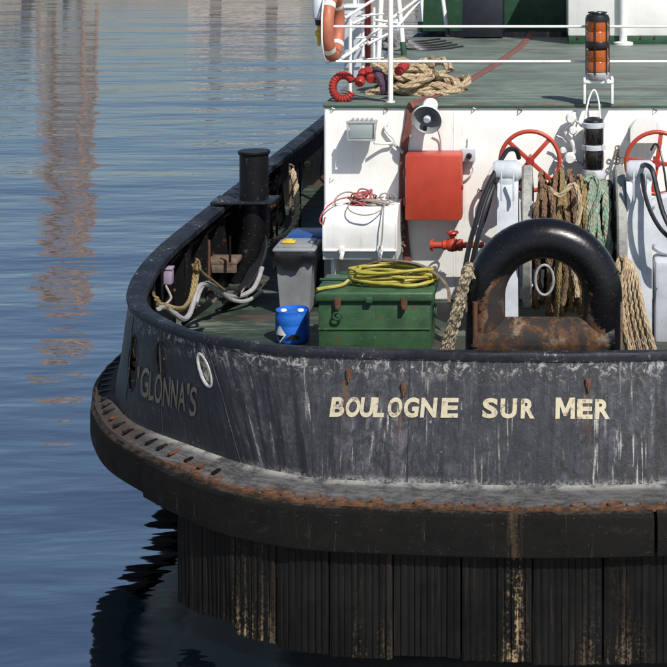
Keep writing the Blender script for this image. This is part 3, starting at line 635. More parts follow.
# lifebuoy on the rail, nearly edge-on, with its light
lb = thing('lifebuoy', 'faded orange lifebuoy with white bands hung nearly edge-on at the rail corner', 'lifebuoy', P(334, 66, 19.75))
ctr = P(333, 26, 19.8); ax = Vector((.05, 1.0, 0)).normalized()      # ring plane holds ax and z
Rr, rr = .385, .085
def ringpt(a, R=Rr, off=0): return ctr+ax*(R*math.cos(a))+Vector((0, 0, R*math.sin(a)))+Vector((ax.y, -ax.x, 0))*off
obj('ring', MB().tube([ringpt(2*PI*k/48) for k in range(48)], rr, 14, closed=True), M['orange'], lb)
for k in range(4):
    a0 = PI/4+k*PI/2; obj('band', MB().tube([ringpt(a0-.1+.2*j/4) for j in range(5)], rr+.004, 14, cap=False), M['band'], lb)
gr = []
for k in range(48): a0 = 2*PI*k/48; gr.append(ringpt(a0, Rr+rr+.012+.03*abs(math.sin(2*a0)), -.05))
obj('grab_line', MB().tube(gr, .012, 6, closed=True), M['whitepaint'], lb)
bl = thing('buoy_light', 'blue grey buoy light with ochre stopper hanging left of the lifebuoy', 'light', P(318, 47, 19.6))
q = P(319, 20, 19.6); c = MB(); c.lathe([(0, 0), (.05, 0), (.08, .03), (.085, .3), (.06, .36), (0, .37)], q, 16); obj('housing', c, M['bluelid'] if 0 else M['grey'], bl)
c = MB(); c.lathe([(0, -.07), (.045, -.07), (.055, 0), (0, 0)], q, 14); obj('collar', c, M['blackp'], bl)
c = MB(); c.lathe([(0, -.34), (.022, -.33), (.028, -.22), (.05, -.2), (.05, -.15), (.025, -.13), (.025, -.07), (0, -.07)], q, 12); obj('stopper', c, M['yellow'], bl)

# ------------------------------------------------------------------ rope heap with red sleeves
random.seed(21)
def heap(cx_, cy_, D, hx, hz, hy, L, r, seed, turns=1.0):
    random.seed(seed); c0 = P(cx_, cy_, D); pts = []; n = int(L/.22); a = 0
    for i in range(n):
        a += random.uniform(.5, 1.15); k = random.uniform(.45, 1); lev = i/n
        x = hx*k*math.cos(a)+random.uniform(-.12, .12)*hx; y = hy*k*math.sin(a)
        z = hz*lev*(1-.55*abs(x)/hx)+random.uniform(-.2, .35)*hz*.4
        pts.append(c0+Vector((x, y, max(r, z+r))))
    return smoothp(pts, 6)
D0 = (H-ZT)*F/(96-YH)
random.seed(31); t = MB(); c0 = P(409, 97, D0+.35)
for k in range(18):
    a0 = random.uniform(-.45, .45); L_, W_ = random.uniform(.26, .46), random.uniform(.09, .2); lev = k//6
    cc = c0+Vector((random.uniform(-.42, .40)*(1-.22*lev), random.uniform(-.25, .3), (.075+.13*lev))); tilt = random.uniform(-.35, .35); pts = []
    for j in range(14):
        a = 2*PI*j/14; x, y = L_*math.cos(a), W_*math.sin(a)*1.5; x, y = x*math.cos(a0)-y*math.sin(a0), x*math.sin(a0)+y*math.cos(a0)
        pts.append(cc+Vector((x+random.uniform(-.03, .03), y+random.uniform(-.03, .03), max(-.02*lev, .09*math.sin(a*2+k)+x*tilt*.5+.05*random.random()))))
    pts = smoothp(pts, 5, True); t.rope(pts+[pts[0]], .062, .62, n=6)
t.rope(smoothp([c0+Vector(v) for v in ((-.55, -.3, .07), (-.2, -.38, .16), (.1, -.36, .10), (.35, -.3, .2), (.6, -.2, .12), (.72, -.1, .06))], 8), .062, .6, n=6)
single('hawser', t, M['beige'], 'thick beige hawser heaped in a tangle behind the rail post on the deckhouse roof', 'rope')
c = MB(); q = P(343, 87, 19.75); c.tube([q+Vector((.135*math.cos(a), .05*math.sin(a), .15*math.sin(a))) for a in [2*PI*k/52 for k in range(4, 49)]], [.047+.011*(i % 2) for i in range(45)], 10)
single('hose_ring', c, M['redp'], 'loop of red ribbed sleeve at the left corner of the deckhouse roof', 'sleeve')
for (a, b, lab) in (((359, 84), (364, 71), 'short red sleeve on the hawser, next to the red loop'), ((372, 80), (367, 70), 'short red sleeve leaning left of the dark purple cloth'), ((398, 72), (406, 64), 'red scrap of sleeve on top of the hawser right of the rail post')):
    p, q = P(*a, 19.7), P(*b, 19.9); c = MB(); c.tube([p.lerp(q, k/6) for k in range(7)], [.058+.012*(k % 2) for k in range(7)], 12); single('rope_sleeve', c, M['redp'], lab, 'sleeve', 'red sleeves round the hawser')
c = MB(); c.tube(smoothp([P(376, 68, 19.8), P(380, 76, 19.72), P(384, 86, 19.7), P(383, 94, 19.68)], 5), [.04, .06, .07, .06, .07, .08, .07, .07, .075, .08, .07, .06, .07, .06, .05, .03], 9, flat=.6); single('cloth', c, M['purple'], 'dark purple cloth wrapped on the hawser beside the rail post', 'cloth')
# lay-flat hose draped over deck and wall
hp = [onup(548, -6), onup(541, 14), onup(527, 40), onup(500, 62), onup(470, 81), onup(440, 96), P(415, 103.4, DW-.02), P(410.5, 108, DW-.04), P(408, 125, DW-.04), P(404, 150, DW-.03), P(402.5, 200, DW-.03), P(405, 240, DW-.03), P(408, 268, DW-.03), P(408, 300, DW-.03)]
hp = [p+Vector((0, 0, .02)) if i < 6 else p for i, p in enumerate(hp)]
pts = smoothp(hp, 8); c = MB(); rows = []; L = 0; uvs = []
for i, p in enumerate(pts):
    d = (pts[min(i+1, len(pts)-1)]-pts[max(i-1, 0)]).normalized(); up = Vector((0, -.02, 1)) if i < 44 else Vector((0, -1, .1))
    s_ = d.cross(up).normalized()*(.075 if i < 40 else .05); u_ = s_.cross(d).normalized()*.014
    rows.append([p+s_, p+s_*.7+u_, p-s_*.7+u_, p-s_, p-s_*.7-u_, p+s_*.7-u_])
c.grid(rows, None, True, closev=True); single('flat_hose', c, M['brown'], 'flat red brown hose running over the upper deck and down behind the red cabinet', 'hose')

# ------------------------------------------------------------------ amber beacon, its bracket and the black lantern
bc = thing('beacon', 'double amber warning light with black caps on a white bracket at the deck edge', 'beacon', P(597, 77, 19.35))
q = P(597.5, 76, 19.4); u = 19.4/F
def lz(prof, q, mat, name, par, n=24): c = MB(); c.lathe([(r*u, -y*u) for r, y in prof], q, n); return obj(name, c, mat, par)
for k, y0 in enumerate((-1, -31)):
    lz([(9, y0-3), (11, y0-4), (11.3, y0-13), (10.6, y0-14), (11.2, y0-15), (11, y0-25), (9, y0-26)], q, M['amber'], 'lens', bc)
lz([(0, -28), (11.8, -28), (12.3, -29), (12.3, -34), (11.8, -35), (0, -35)], q, M['blackp'], 'band', bc)
lz([(12, -55), (12.4, -57), (11, -61), (6, -63), (0, -63)], q, M['blackp'], 'cap', bc)
lz([(0, 4), (10, 4), (12, 1), (12, -3), (9, -5), (0, -5)], q, M['steel'], 'base', bc)
for k in range(6):
    a = 2*PI*k/6+.3; c = MB(); c.tube([q+Vector((12.2*u*math.cos(a), 12.2*u*math.sin(a), -2*u*-1)), q+Vector((12.2*u*math.cos(a), 12.2*u*math.sin(a), 56*u))], .008, 6); obj('guard_bar', c, M['blackp'], bc)
c = MB(); c.torus(q+Vector((0, 0, 63.5*u)), 9*u, .011, 'Z', 24, 6); 
for k in range(4): a = PI/4+k*PI/2; c.tube([q+Vector((9*u*math.cos(a), 9*u*math.sin(a), 63.5*u)), q+Vector((11*u*math.cos(a), 11*u*math.sin(a), 59*u))], .009, 6)
obj('guard_ring', c, M['blackp'], bc)
for a in (0, 1, 2, 3):
    c = MB(); c.box(q+Vector((13*u*math.cos(a*PI/2+.7), 10*u*math.sin(a*PI/2+.7), -4*u)), (.03, .03, .04), .006); obj('bolt', c, M['steel'], bc)
br = MB(); 
for px in (584.5, 612): a = P(px, 90, 19.42); br.box((a.x, a.y, a.z), (.035, .22, 26*u), .006)
a = P(598.3, 81, 19.42); br.box(a, (30*u, .24, .04), .006); obj('bracket', br, M['whitepaint'], bc)
ln = thing('lantern', 'black two-tier lantern with pale grey bands on the white wall under the amber beacon', 'lantern', P(593.5, 180, 19.3))
q = P(593.5, 178, 19.28)
lz([(0, 0), (11.3, 0), (12, -2), (11.6, -7), (11, -9), (0, -9)], q, M['grey'], 'base', ln)
for y0 in (-9, -33):
    lz([(9.5, y0+.2), (10.3, y0-2), (10.3, y0-17), (9.5, y0-20)], q, M['blackglass'], 'lens', ln)
lz([(9, -28), (11.8, -28.5), (11.8, -33), (9, -33.5)], q, M['grey'], 'band', ln); lz([(9, -50), (11.8, -50.5), (11.8, -55), (10.5, -55.5), (9, -56)], q, M['grey'], 'band', ln)
lz([(10.5, -55), (9.5, -58), (6, -60), (0, -61)], q, M['blackp'], 'cap', ln)
c = MB(); a = q+Vector((-9*u, 0, 56*u)); b = q+Vector((7*u, 0, 56*u)); tp = P(594, 90, 19.35); c.tube(smoothp([a, a.lerp(tp, .7)+Vector((-.03, 0, 0)), tp, b.lerp(tp, .7)+Vector((.03, 0, 0)), b], 6), .012, 6); obj('bail', c, M['whitepaint'], ln)
c = MB(); c.box(P(593.5, 182, 19.42), (.34, .30, .05), .01); obj('shelf', c, M['brownbar'], ln)
for k in range(3):
    c = MB(); c.tube([q+Vector(((k-1)*8*u, -.11, 9*u)), q+Vector(((k-1)*8*u, -.11, 52*u))], .005, 5); obj('tie_rod', c, M['blackp'], ln)

# ------------------------------------------------------------------ fittings on the wall
fl = thing('floodlight', 'square grey floodlight on the white wall near its left corner', 'floodlight', P(361, 143, 19.2))
c = MB(); a, b = P(347, 121, 19.2), P(375.5, 141, 19.2); cx_, cz_ = (a.x+b.x)/2, (a.z+b.z)/2
c.prism([(-.17, .12), (.19, .12), (.15, -.125), (-.13, -.125)], 0, .16, lambda x, z, y: (cx_+x, YD(19.22)+y+z*.12, cz_+z)); obj('housing', c, M['steel'], fl)
c = MB(); c.box((cx_, YD(19.2)+.0, cz_-.0), (.30, .02, .19), .005, rx=.12); obj('glass', c, M['lamp'], fl)
c = MB(); c.box((cx_+.0, YD(19.195), cz_+.11), (.38, .05, .03), .006); c.box((cx_, YD(19.18), cz_-.115), (.36, .03, .025), .006)
for s_ in (-1, 1): c.box((cx_+s_*.172, YD(19.19), cz_), (.022, .04, .22), .005)
obj('frame', c, M['steel'], fl)
for k in range(5): c = MB(); c.box((cx_-.12+k*.06, YD(19.3), cz_+.135), (.02, .12, .03), .004); obj('fin', c, M['steel'], fl)
c = MB(); c.tube(smoothp([P(374, 143, 19.32), P(384, 143.5, 19.42), P(392, 143, 19.44), P(394, 139, 19.44), P(388, 133, 19.45), P(385, 127, 19.45), P(388, 122, 19.47)], 6), .017, 8); obj('conduit', c, M['whitepaint'], fl)
c = MB(); c.tube([P(394, 144, 19.44), P(403, 153, 19.44)], .02, 8); obj('gland', c, M['steel'], fl)
hn = thing('horn', 'round grey white loudhailer horn mounted above the red cabinet', 'loudhailer', P(427, 136, 19.2))
q = P(427, 119.5, 19.1); ax_ = Vector((-.10, -1, -.30)).normalized(); Rq = Vector((0, -1, 0)).rotation_difference(ax_)
def hz_(prof, mat, name, n=28):
    c = MB(); rows = []
    for k in range(n+1):
        a = 2*PI*k/n; rows.append([q+Rq @ Vector((r*math.cos(a), h, r*math.sin(a))) for r, h in prof])
    c.grid(rows); return obj(name, c, mat, hn)
hz_([(.19, -.02), (.20, .0), (.185, .02), (.15, .06), (.10, .14), (.07, .2), (.07, .3), (.0, .3)], M['whitepaint'], 'bell'); hz_([(.188, -.012), (.16, .02), (.10, .10), (.06, .14), (0, .15)], M['greyp'], 'throat')
hz_([(0, -.03), (.035, -.03), (.05, -.01), (.04, .1), (.02, .14)], M['grey'], 'centre_plug')
c = MB(); c.lathe([(0, -.09), (.085, -.09), (.1, -.05), (.1, .06), (.07, .09), (0, .09)], P(430, 106, 19.33), 20, 'Y'); obj('driver', c, M['whitepaint'], hn)
c = MB(); c.box(P(426, 127, 19.3), (.05, .3, .05), .008); obj('arm', c, M['blackp'], hn)
c = MB(); c.tube(smoothp([P(437, 128, 19.4), P(440, 138, 19.46), P(441, 148, 19.47), P(443, 157, 19.47)], 5), .010, 6); obj('wire', c, M['steel'], hn)
rc = thing('red_cabinet', 'bright red square wall cabinet left of the junction box', 'cabinet', P(433, 221, 19.1))
DRc = 19.08; c = MB(); a, b = P(405, 155, DRc), P(461.5, 220.5, DRc); c.box(((a.x+b.x)/2, YD(DRc)+.20, (a.z+b.z)/2), (b.x-a.x, .40, a.z-b.z), .02); obj('body', c, M['red'], rc)
c = MB(); c.box(((a.x+b.x)/2, YD(DRc)+.0, (a.z+b.z)/2), (b.x-a.x-.01, .035, a.z-b.z-.01), .014); obj('door', c, M['red'], rc)
for z in (.72, .28): c = MB(); c.tube([(a.x-.008, YD(DRc)+.03, b.z+(a.z-b.z)*z-.05), (a.x-.008, YD(DRc)+.03, b.z+(a.z-b.z)*z+.05)], .012, 8); obj('hinge', c, M['red'], rc)
c = MB(); c.box((b.x+.01, YD(DRc)+.03, (a.z+b.z)/2), (.025, .03, .06), .006); obj('latch', c, M['redp'], rc)
jb = thing('junction_box', 'small grey junction box with round knob right of the red cabinet', 'junction box', P(467, 163, 19.3))
c = MB(); c.pbox(461, 149, 475, 162, 19.36, .13, .012); obj('box', c, M['grey'], jb)
c = MB(); c.lathe([(0, -.05), (.03, -.05), (.04, 0), (.05, .01)], P(469, 156, 19.36), 14, 'Y'); obj('knob', c, M['blackp'], jb)
c = MB(); c.tube(smoothp([P(471, 162, 19.42), P(473, 170, 19.44), P(469, 176, 19.45), P(463, 181, 19.47)], 6), .014, 7); c.tube(smoothp([P(468, 149, 19.42), P(468.5, 142, 19.46), P(468, 138, 19.48)], 4), .012, 6); obj('cable', c, M['whitepaint'], jb)
# clutter of white pipe fittings between wheel and lantern
wf = thing('pipe_fitting', 'white painted valve and pipe clutter on the wall left of the black lantern', 'valve', P(570, 172, 19.35))
c = MB(); c.tube(smoothp([P(574, 112, 19.42), P(572, 124, 19.4), P(566, 132, 19.38), P(572, 142, 19.36), P(574, 152, 19.38), P(566, 158, 19.38), P(562, 168, 19.4)], 8), .026, 8); obj('pipe', c, M['whitepaint'], wf)
for a, b, r in ((571, 118, .07), (573, 130, .055), (570, 158, .075), (563, 150, .04)):
    c = MB(); c.lathe([(0, -.09), (r*.7, -.09), (r, -.06), (r, .02), (r*.5, .06)], P(a, b, 19.36), 14, 'Y'); obj('valve_body', c, M['whitepaint'], wf)
for a, b in ((562, 138), (578, 122), (581, 163), (560, 163)):
    c = MB(); q = P(a, b, 19.33); c.tube([q+Vector((-.07, 0, .03)), q, q+Vector((.05, 0, -.06))], .014, 6); obj('lever', c, M['steel'], wf)
wf = thing('hinge_clutter', 'pale rope ends and shackles hung on the wall right of the black lantern', 'shackles', P(619, 200, 19.3))
random.seed(4); c = MB()
for k in range(16):
    q = P(615+random.random()*9, 148+k*3.1, 19.36); c.torus(q, random.uniform(.025, .045), .009, random.choice('XYZ'), 12, 5)
obj('shackle', c, M['brownbar'], wf)
c = MB(); c.tube(smoothp([P(619, 145, 19.44), P(616, 165, 19.4), P(620, 185, 19.4), P(617, 205, 19.4)], 5), .016, 6); obj('rod', c, M['steel'], wf)
# half round vent cover
vc = thing('vent_cover', 'white round-topped vent cover on the wall behind the right red handwheel', 'vent cover', P(647, 150, 19.3))
q = P(646, 133, 19.3); c = MB(); pr = [(.20*math.cos(a), .20*math.sin(a)) for a in [PI*k/18 for k in range(19)]]; pr = pr+[(-.20, -.13), (.20, -.13)]
c.prism(pr, 0, .19, lambda x, z, y: (q.x+x, q.y+y, q.z+z)); obj('cover', c, M['white'], vc)
c = MB(); c.prism([(x*1.05, z*1.05) for x, z in pr], .17, .195, lambda x, z, y: (q.x+x, q.y+y, q.z+z)); obj('flange', c, M['whitepaint'], vc)
# red fire valve
fv = thing('hydrant', 'small bright red fire valve and coupling low on the wall above the green chest', 'hydrant', P(456, 256, 19.2))
DV = 19.1; uu = DV/F
def hor(x0, x1, prof, name, mat=M['red'], y=245, par=fv): c = MB(); q = P(x0, y, DV); c.lathe([(r*uu, h*uu) for r, h in prof], q, 16, 'X'); return obj(name, c, mat, par)
hor(430, 0, [(0, 0), (5, 0), (5.2, 3), (3.5, 3.5), (3.5, 12), (5, 13), (5, 16), (4, 17)], 'nozzle')
hor(446, 0, [(4, 0), (6, 2), (7, 6), (6, 11), (4, 13)], 'valve_body'); hor(458, 0, [(3.5, 0), (6, .5), (6, 3), (3.2, 3.5), (3.2, 26)], 'pipe')
for k in range(6):
    a = 2*PI*k/6; c = MB(); q = P(460, 245, DV); c.lathe([(0, -2*uu), (1.3*uu, -2*uu), (1.3*uu, 3*uu), (0, 3*uu)], q+Vector((0, 4.6*uu*math.cos(a), 4.6*uu*math.sin(a))), 6, 'X'); obj('bolt', c, M['redp'], fv)
c = MB(); q = P(452.5, 245, DV); c.lathe([(2.5*uu, 0), (2.5*uu, 8*uu), (4*uu, 9*uu), (4*uu, 11*uu), (1.2*uu, 11*uu), (1.2*uu, 14*uu), (0, 14*uu)], q, 12); obj('bonnet', c, M['red'], fv)
c = MB(); c.torus(q+Vector((0, -.0, .16)), .07, .012, 'Z', 16, 6); c.tube([q+Vector((-.07, 0, .16)), q+Vector((.07, 0, .16))], .01, 6); obj('handle', c, M['redp'], fv)
for s_ in (-1, 1): c = MB(); c.box(P(432.5, 245, DV)+Vector((0, 0, s_*.065)), (.03, .03, .03), .006); obj('lug', c, M['red'], fv)
# white rounded locker
lk = thing('white_locker', 'white wall locker with rounded front, tangled cord on top', 'locker', P(360, 262, 18.9))
DL = 18.75; x0, x1 = PX(323, DL), PX(396, DL); zt = PZ(206, DL+.25); zb = PZ(261, DL)
dpth = YD(DW)-YD(DL); pr = [(dpth, zt), (.28, zt)]+[(.28-.24*math.sin(a), zt-.24+.24*math.cos(a)) for a in [PI/2*k/8 for k in range(1, 9)]]+[(.03, zb+.16), (.05, zb+.10), (.09, zb), (dpth, zb)]
c = MB(); c.prism(pr, x0, x1, lambda a, b, x: (x, YD(DL)+a, b)); body = obj('body', c, M['whitepaint'], lk)
for p_ in body.data.polygons: p_.use_smooth = len(p_.vertices) == 4
for xx in (x0, x1):
    c = MB(); c.prism([(a-.008 if a < dpth else a, b+(.008 if b > zt-.05 else 0)) for a, b in pr], xx-.012, xx+.012, lambda a, b, x: (x, YD(DL)+a, b)); obj('end_plate', c, M['whitepaint'], lk)
c = MB(); c.box(((x0+x1)/2, YD(DL)+.025, zb+.125), (x1-x0, .03, .02), .005); obj('lid_edge', c, M['whitepaint'], lk)
for px in (342, 380):
    c = MB(); q = P(px, 250, DL-.03); c.box(q, (.07, .04, .10), .012); c.box(q+Vector((0, -.02, -.07)), (.05, .03, .09), .01, ry=.2); obj('latch', c, M['whitepaint'], lk)
for px in (331, 388):
    c = MB(); c.box((PX(px, DL)+.0, YD(DL)+.40, (DK+zb)/2), (.05, .5, zb-DK), .008); obj('leg', c, M['whitepaint'], lk)
def scribble(cx_, cy_, D, hx, hy, hz, n, seed, z0=0):
    random.seed(seed); c0 = P(cx_, cy_, D); pts = []; a = 0
    for i in range(n):
        a += random.uniform(.7, 1.6); k = random.uniform(.35, 1)
        pts.append(c0+Vector((hx*k*math.cos(a), hy*k*math.sin(a), max(.0, z0+hz*abs(math.sin(a*.63+seed))*random.uniform(.3, 1)))))
    return smoothp(pts, 5)
c = MB(); c.tube(scribble(362, 205.5, 19.1, .20, .13, .21, 46, 3), .0105, 6)
c.tube(smoothp([P(350, 197, 19.0), P(340, 199, 18.95), P(332, 203, 18.85), P(326, 208, 18.74), P(321, 216, 18.7), P(320, 222, 18.7), P(323, 224, 18.7), P(325, 217, 18.7)], 6), .011, 6); single('pink_cord', c, M['pink'], 'tangle of pink red cord on top of the white locker', 'cord')
c = MB(); c.tube(scribble(372, 206, 19.05, .28, .12, .12, 34, 8), .009, 6)
c.tube(smoothp([P(336, 207, 19), P(335, 200, 19), P(341, 194, 19.05), P(350, 192, 19.1), P(358, 197, 19.1)], 6), .012, 6)
c.tube(smoothp([P(352, 199, 19), P(348, 207, 18.80), P(352, 212, 18.72), P(362, 215, 18.70), P(373, 214, 18.70), P(382, 209, 18.8), P(384, 203, 18.95)], 6), .009, 6)
c.tube(smoothp([P(386, 200, 18.95), P(384, 207, 18.82), P(383, 220, 18.70), P(382, 238, 18.68), P(380, 250, 18.66)], 6), .010, 6)
c.torus(P(392, 198, 19.05), .055, .008, 'Y', 18, 6); c.torus(P(385, 197, 19.1), .06, .010, 'Y', 18, 6, 1.1, .8); single('tangled_cord', c, M['greycord'], 'grey cord looped over the white locker with one end hanging down its front', 'cord')
c = MB(); 
for k in range(7): c.torus(P(380+.6*(k % 2), 251+k*2.4, 18.66), .018, .0055, 'YX'[k % 2], 12, 5, .8, 1.2)
single('chain', c, M['steel'], 'short bright chain hanging from the white locker latch', 'chain')
c = MB(); c.tube(scribble(358, 206, 19.15, .17, .1, .05, 14, 2), .016, 6); single('cord_shadow', c, M['blackp'], 'black tangle put in as the shadow under the pink cord on the white locker', 'strap')  # dark tangle laid under the cord as its shadow
c = MB()
for i in range(9):
    q = P(402+random.uniform(-3, 2), 222+i*3.2, 19.3); c.tube([q, q+Vector((random.uniform(-.05, .05), random.uniform(-.06, 0), random.uniform(-.07, .02)))], .012, 6)
single('canvas_tie', c, M['brownbar'], 'frayed tie hanging between the white locker and the red cabinet', 'tie')

# ------------------------------------------------------------------ green chest with yellow hose
gc = thing('green_chest', 'dark green metal deck chest with rusty latches, yellow hose coiled on its lid', 'chest', (PX(376, 17.3), YD(17.35), DK))
DG = 16.95; x0, x1 = PX(318.5, DG), PX(430, DG); zl = PZ(301, DG); zt = PZ(292.5, DG); dep = .80
c = MB(); c.box(((x0+x1)/2, YD(DG)+dep/2, (DK+.03+zl)/2), (x1-x0, dep, zl-DK-.03), .012); body = obj('body', c, M['green'], gc)
c = MB(); c.box(((x0+x1)/2, YD(DG)-.004, DK+.33), (x1-x0+.006, .02, .022), .004); obj('seam', c, M['green'], gc)
c = MB(); c.box(((x0+x1)/2, YD(DG)+dep/2, (zl+zt)/2+.004), (x1-x0+.09, dep+.09, zt-zl+.02), .03, seg=3); obj('lid', c, M['green'], gc)
for px in (337.5, 404):
    c = MB(); q = P(px, 303, DG-.05); c.box(q, (.075, .03, .12), .01); obj('hasp', c, M['rusty'], gc); h = MB(); h.box(q+Vector((0, -.02, -.05)), (.05, .03, .05), .01); obj('staple', h, M['rusty'], gc)
c = MB(); c.torus(P(337.5, 316, DG-.06), .045, .012, 'Y', 16, 6, 1.1, .9); obj('handle', c, M['gdark'], gc)
c = MB(); c.box(P(369, 300, DG-.05), (.08, .04, .07), .012); obj('hasp', c, M['gdark'], gc)
for px in (333, 415):
    c = MB(); c.box((PX(px, DG), YD(DG)+dep+.05, zt+.01), (.10, .05, .05), .012); obj('hinge', c, M['gdark'], gc)
c = MB(); c.torus((x1+.03, YD(DG)+dep*.5, zl-.2), .09, .012, 'X', 16, 6, 1.2, .8); obj('handle', c, M['gdark'], gc)
random.seed(12); c = MB(); ctr = P(390, 284, 17.3); ctr.z = zt+.02
def coil(n, rx, ry, h, r, c0, jit=.04):
    pts = []
    for k in range(n*16):
        a = 2*PI*k/16; w_ = k/16; s_ = 1-.10*((w_*1.7) % 3)
        if k % 16 == 0: ox, oy = random.uniform(-jit, jit), random.uniform(-jit, jit)
        pts.append(c0+Vector(((rx*s_)*math.cos(a)+ox, (ry*s_)*math.sin(a)+oy, h*w_/n+r+.012*math.sin(3*a+w_))))
    return smoothp(pts, 2)
c.tube(coil(11, .52, .26, .17, .017, ctr+Vector((.02, 0, 0))), .017, 8)
c.tube(smoothp([ctr+Vector((.2, -.25, .12)), ctr+Vector((-.1, -.20, .14)), ctr+Vector((-.4, -.12, .10)), ctr+Vector((-.52, -.2, .03)), ctr+Vector((-.70, -.35, .03)), ctr+Vector((-.78, -.42, .03))], 7), .021, 8)
c.tube(smoothp([ctr+Vector((-.5, .1, .05)), ctr+Vector((-.2, -.02, .16)), ctr+Vector((.15, -.15, .17)), ctr+Vector((.42, -.1, .13)), ctr+Vector((.56, -.0, .06)), ctr+Vector((.57, .1, .03))], 7), .021, 8)
single('yellow_hose', c, M['yhose'], 'yellow green hose coiled on the lid of the green chest', 'hose')
c = MB(); c.tube(smoothp([ctr+Vector((-.45, .2, .1)), ctr+Vector((-.1, .18, .22)), ctr+Vector((.3, .1, .2)), ctr+Vector((.55, -.1, .12)), ctr+Vector((.68, -.22, .0)), ctr+Vector((.70, -.28, -.15))], 7), .026, 8, flat=.5); single('strap', c, M['brownbar'], 'dull brown hose lying over the yellow coil and down the chest side', 'hose')
c = MB(); q = P(358, 288, 17.25); q.z = zt+.03
for k in range(12): c.box(q+Vector((random.uniform(-.09, .09), random.uniform(-.1, .05), random.uniform(0, .10))), (.06, .05, .05), .015, random.random()*3, random.random())
c.tube([q+Vector((-.45, .1, .02)), q+Vector((-.28, .05, .03)), q+Vector((0, 0, .04))], .018, 7); c.torus(q+Vector((0, -.02, .08)), .06, .012, 'Y', 14, 6); single('spray_nozzle', c, M['gdark'], 'dark green hose coupling lying left of the yellow coil on the chest', 'coupling')

# ------------------------------------------------------------------ blue drum, wheelie bins
DB = 17.45
bd = thing('blue_drum', 'small blue plastic drum with hazard diamond, left of the green chest', 'drum', (PX(292.5, DB+.2), YD(DB+.2), DK))
q = Vector((PX(292.5, DB+.2), YD(DB+.2), 0)); rb = 17*(DB+.2)/F; zt = PZ(309, DB+.2)
c = MB(); hh = zt-DK
c.lathe([(0, DK+.005), (rb*.92, DK+.005), (rb, DK+.03), (rb, DK+hh*.55), (rb*.985, DK+hh*.57), (rb, DK+hh*.6), (rb*1.0, DK+hh*.84), (rb*.96, DK+hh*.88), (rb*.97, zt), (rb*.90, zt), (rb*.88, zt-.025), (0, zt-.02)], q, 36); obj('body', c, M['blue'], bd)
for s_ in (-1, 1): c = MB(); c.lathe([(0, zt-.0), (.035, zt-.0), (.04, zt-.02)], q+Vector((s_*.1, -.03, .006)), 14); obj('bung', c, M['whitepaint'], bd)
def curved(q, rb, az, z, pts, mat, name, par):
    bm = bmesh.new(); bm.faces.new([bm.verts.new((x, y, 0)) for x, y in pts]); bmesh.ops.triangulate(bm, faces=bm.faces[:])
    for i in range(-9, 10): bmesh.ops.bisect_plane(bm, geom=bm.verts[:]+bm.edges[:]+bm.faces[:], plane_co=(i*.01, 0, 0), plane_no=(1, 0, 0))
    bm.verts.index_update(); c = MB(); c.add([(q.x+(rb+.003)*math.sin(az+v.co.x/rb), q.y-(rb+.003)*math.cos(az+v.co.x/rb), z+v.co.y) for v in bm.verts], [[v.index for v in f.verts] for f in bm.faces], None, False); bm.free(); return obj(name, c, mat, par)
zz = PZ(335, DB); curved(q, rb+.001, -.62, zz, [(-.085, 0), (0, -.10), (.085, 0), (0, .10)], M['label'], 'hazard_diamond', bd); curved(q, rb+.004, -.62, zz, [(-.06, -.012), (0, -.082), (.06, -.012)], M['blackp'], 'diamond_print', bd)
curved(q, rb+.002, .15, zz-.03, [(-.09, -.03), (.09, -.03), (.07, .015), (.03, .0), (0, .035), (-.05, .0)], M['blackp'], 'torn_label', bd)
def bin_(px, D, w_, d_, h_, mats, label, bag=False):
    x = PX(px, D); y = YD(D); t = thing('wheelie_bin', label, 'bin', (x, y+d_/2, DK))
    def fr_(s_, z): return [(x-w_/2*s_, y+d_/2*(1-s_), z), (x+w_/2*s_, y+d_/2*(1-s_), z), (x+w_/2*s_, y+d_/2*(1+s_), z), (x-w_/2*s_, y+d_/2*(1+s_), z)]
    c = MB(); rows = [fr_(.74, DK+.03), fr_(.84, DK+h_*.45), fr_(.95, DK+h_*.86), fr_(1.03, DK+h_*.87), fr_(1.04, DK+h_*.93)]; c.grid([[Vector(p) for p in r] for r in rows], None, False, closev=True); c.add(rows[0], [[3, 2, 1, 0]], None, False); obj('body', c, M[mats[0]], t)
    c = MB(); c.box((x, y+d_/2, DK+h_*.955), (w_*1.1, d_*1.12, .05), .022, seg=3); c.box((x, y+d_*.5, DK+h_*.99), (w_*.9, d_*.9, .05), .02); obj('lid', c, M[mats[1]], t)
    c = MB(); c.tube([(x-w_*.5, y+d_*1.08, DK+h_*.93), (x+w_*.5, y+d_*1.08, DK+h_*.93)], .018, 8); obj('handle', c, M[mats[1]], t)
    for s_ in (-1, 1): c = MB(); c.lathe([(0, -.025), (.09, -.025), (.1, -.015), (.1, .015), (.09, .025), (0, .025)], (x+s_*w_*.42, y+d_*.95, DK+.1), 18, 'X'); obj('wheel', c, M['blackp'], t)
    if bag:
        c = MB(); rows = []; random.seed(3)
        for j in range(5):
            row = []
            for k in range(40):
                a = 2*PI*k/40; ex = 1.0+.03*math.sin(k*2.7+j)+(.05 if j in (1, 2) else 0)
                cx_ = max(-1, min(1, 1.35*math.cos(a))); cy_ = max(-1, min(1, 1.35*math.sin(a)))
                z = DK+h_*(.935-.04*j)-(.045*math.sin(k*.9)+.03*math.sin(k*2.1)+(.05*(1-math.cos(a)) if 1 else 0))*(j/4)
                row.append(Vector((x+w_*.54*cx_*ex, y+d_/2+d_*.56*cy_*ex, z)))
            rows.append(row)
        c.grid(rows, None, True, closev=True); obj('bin_bag', c, M['blackp'], t)
    return t
bin_(294, 18.75, .49, .52, .86, ('greyp', 'greyp'), 'grey wheelie bin with black bag folded over its rim, behind the blue drum', True)
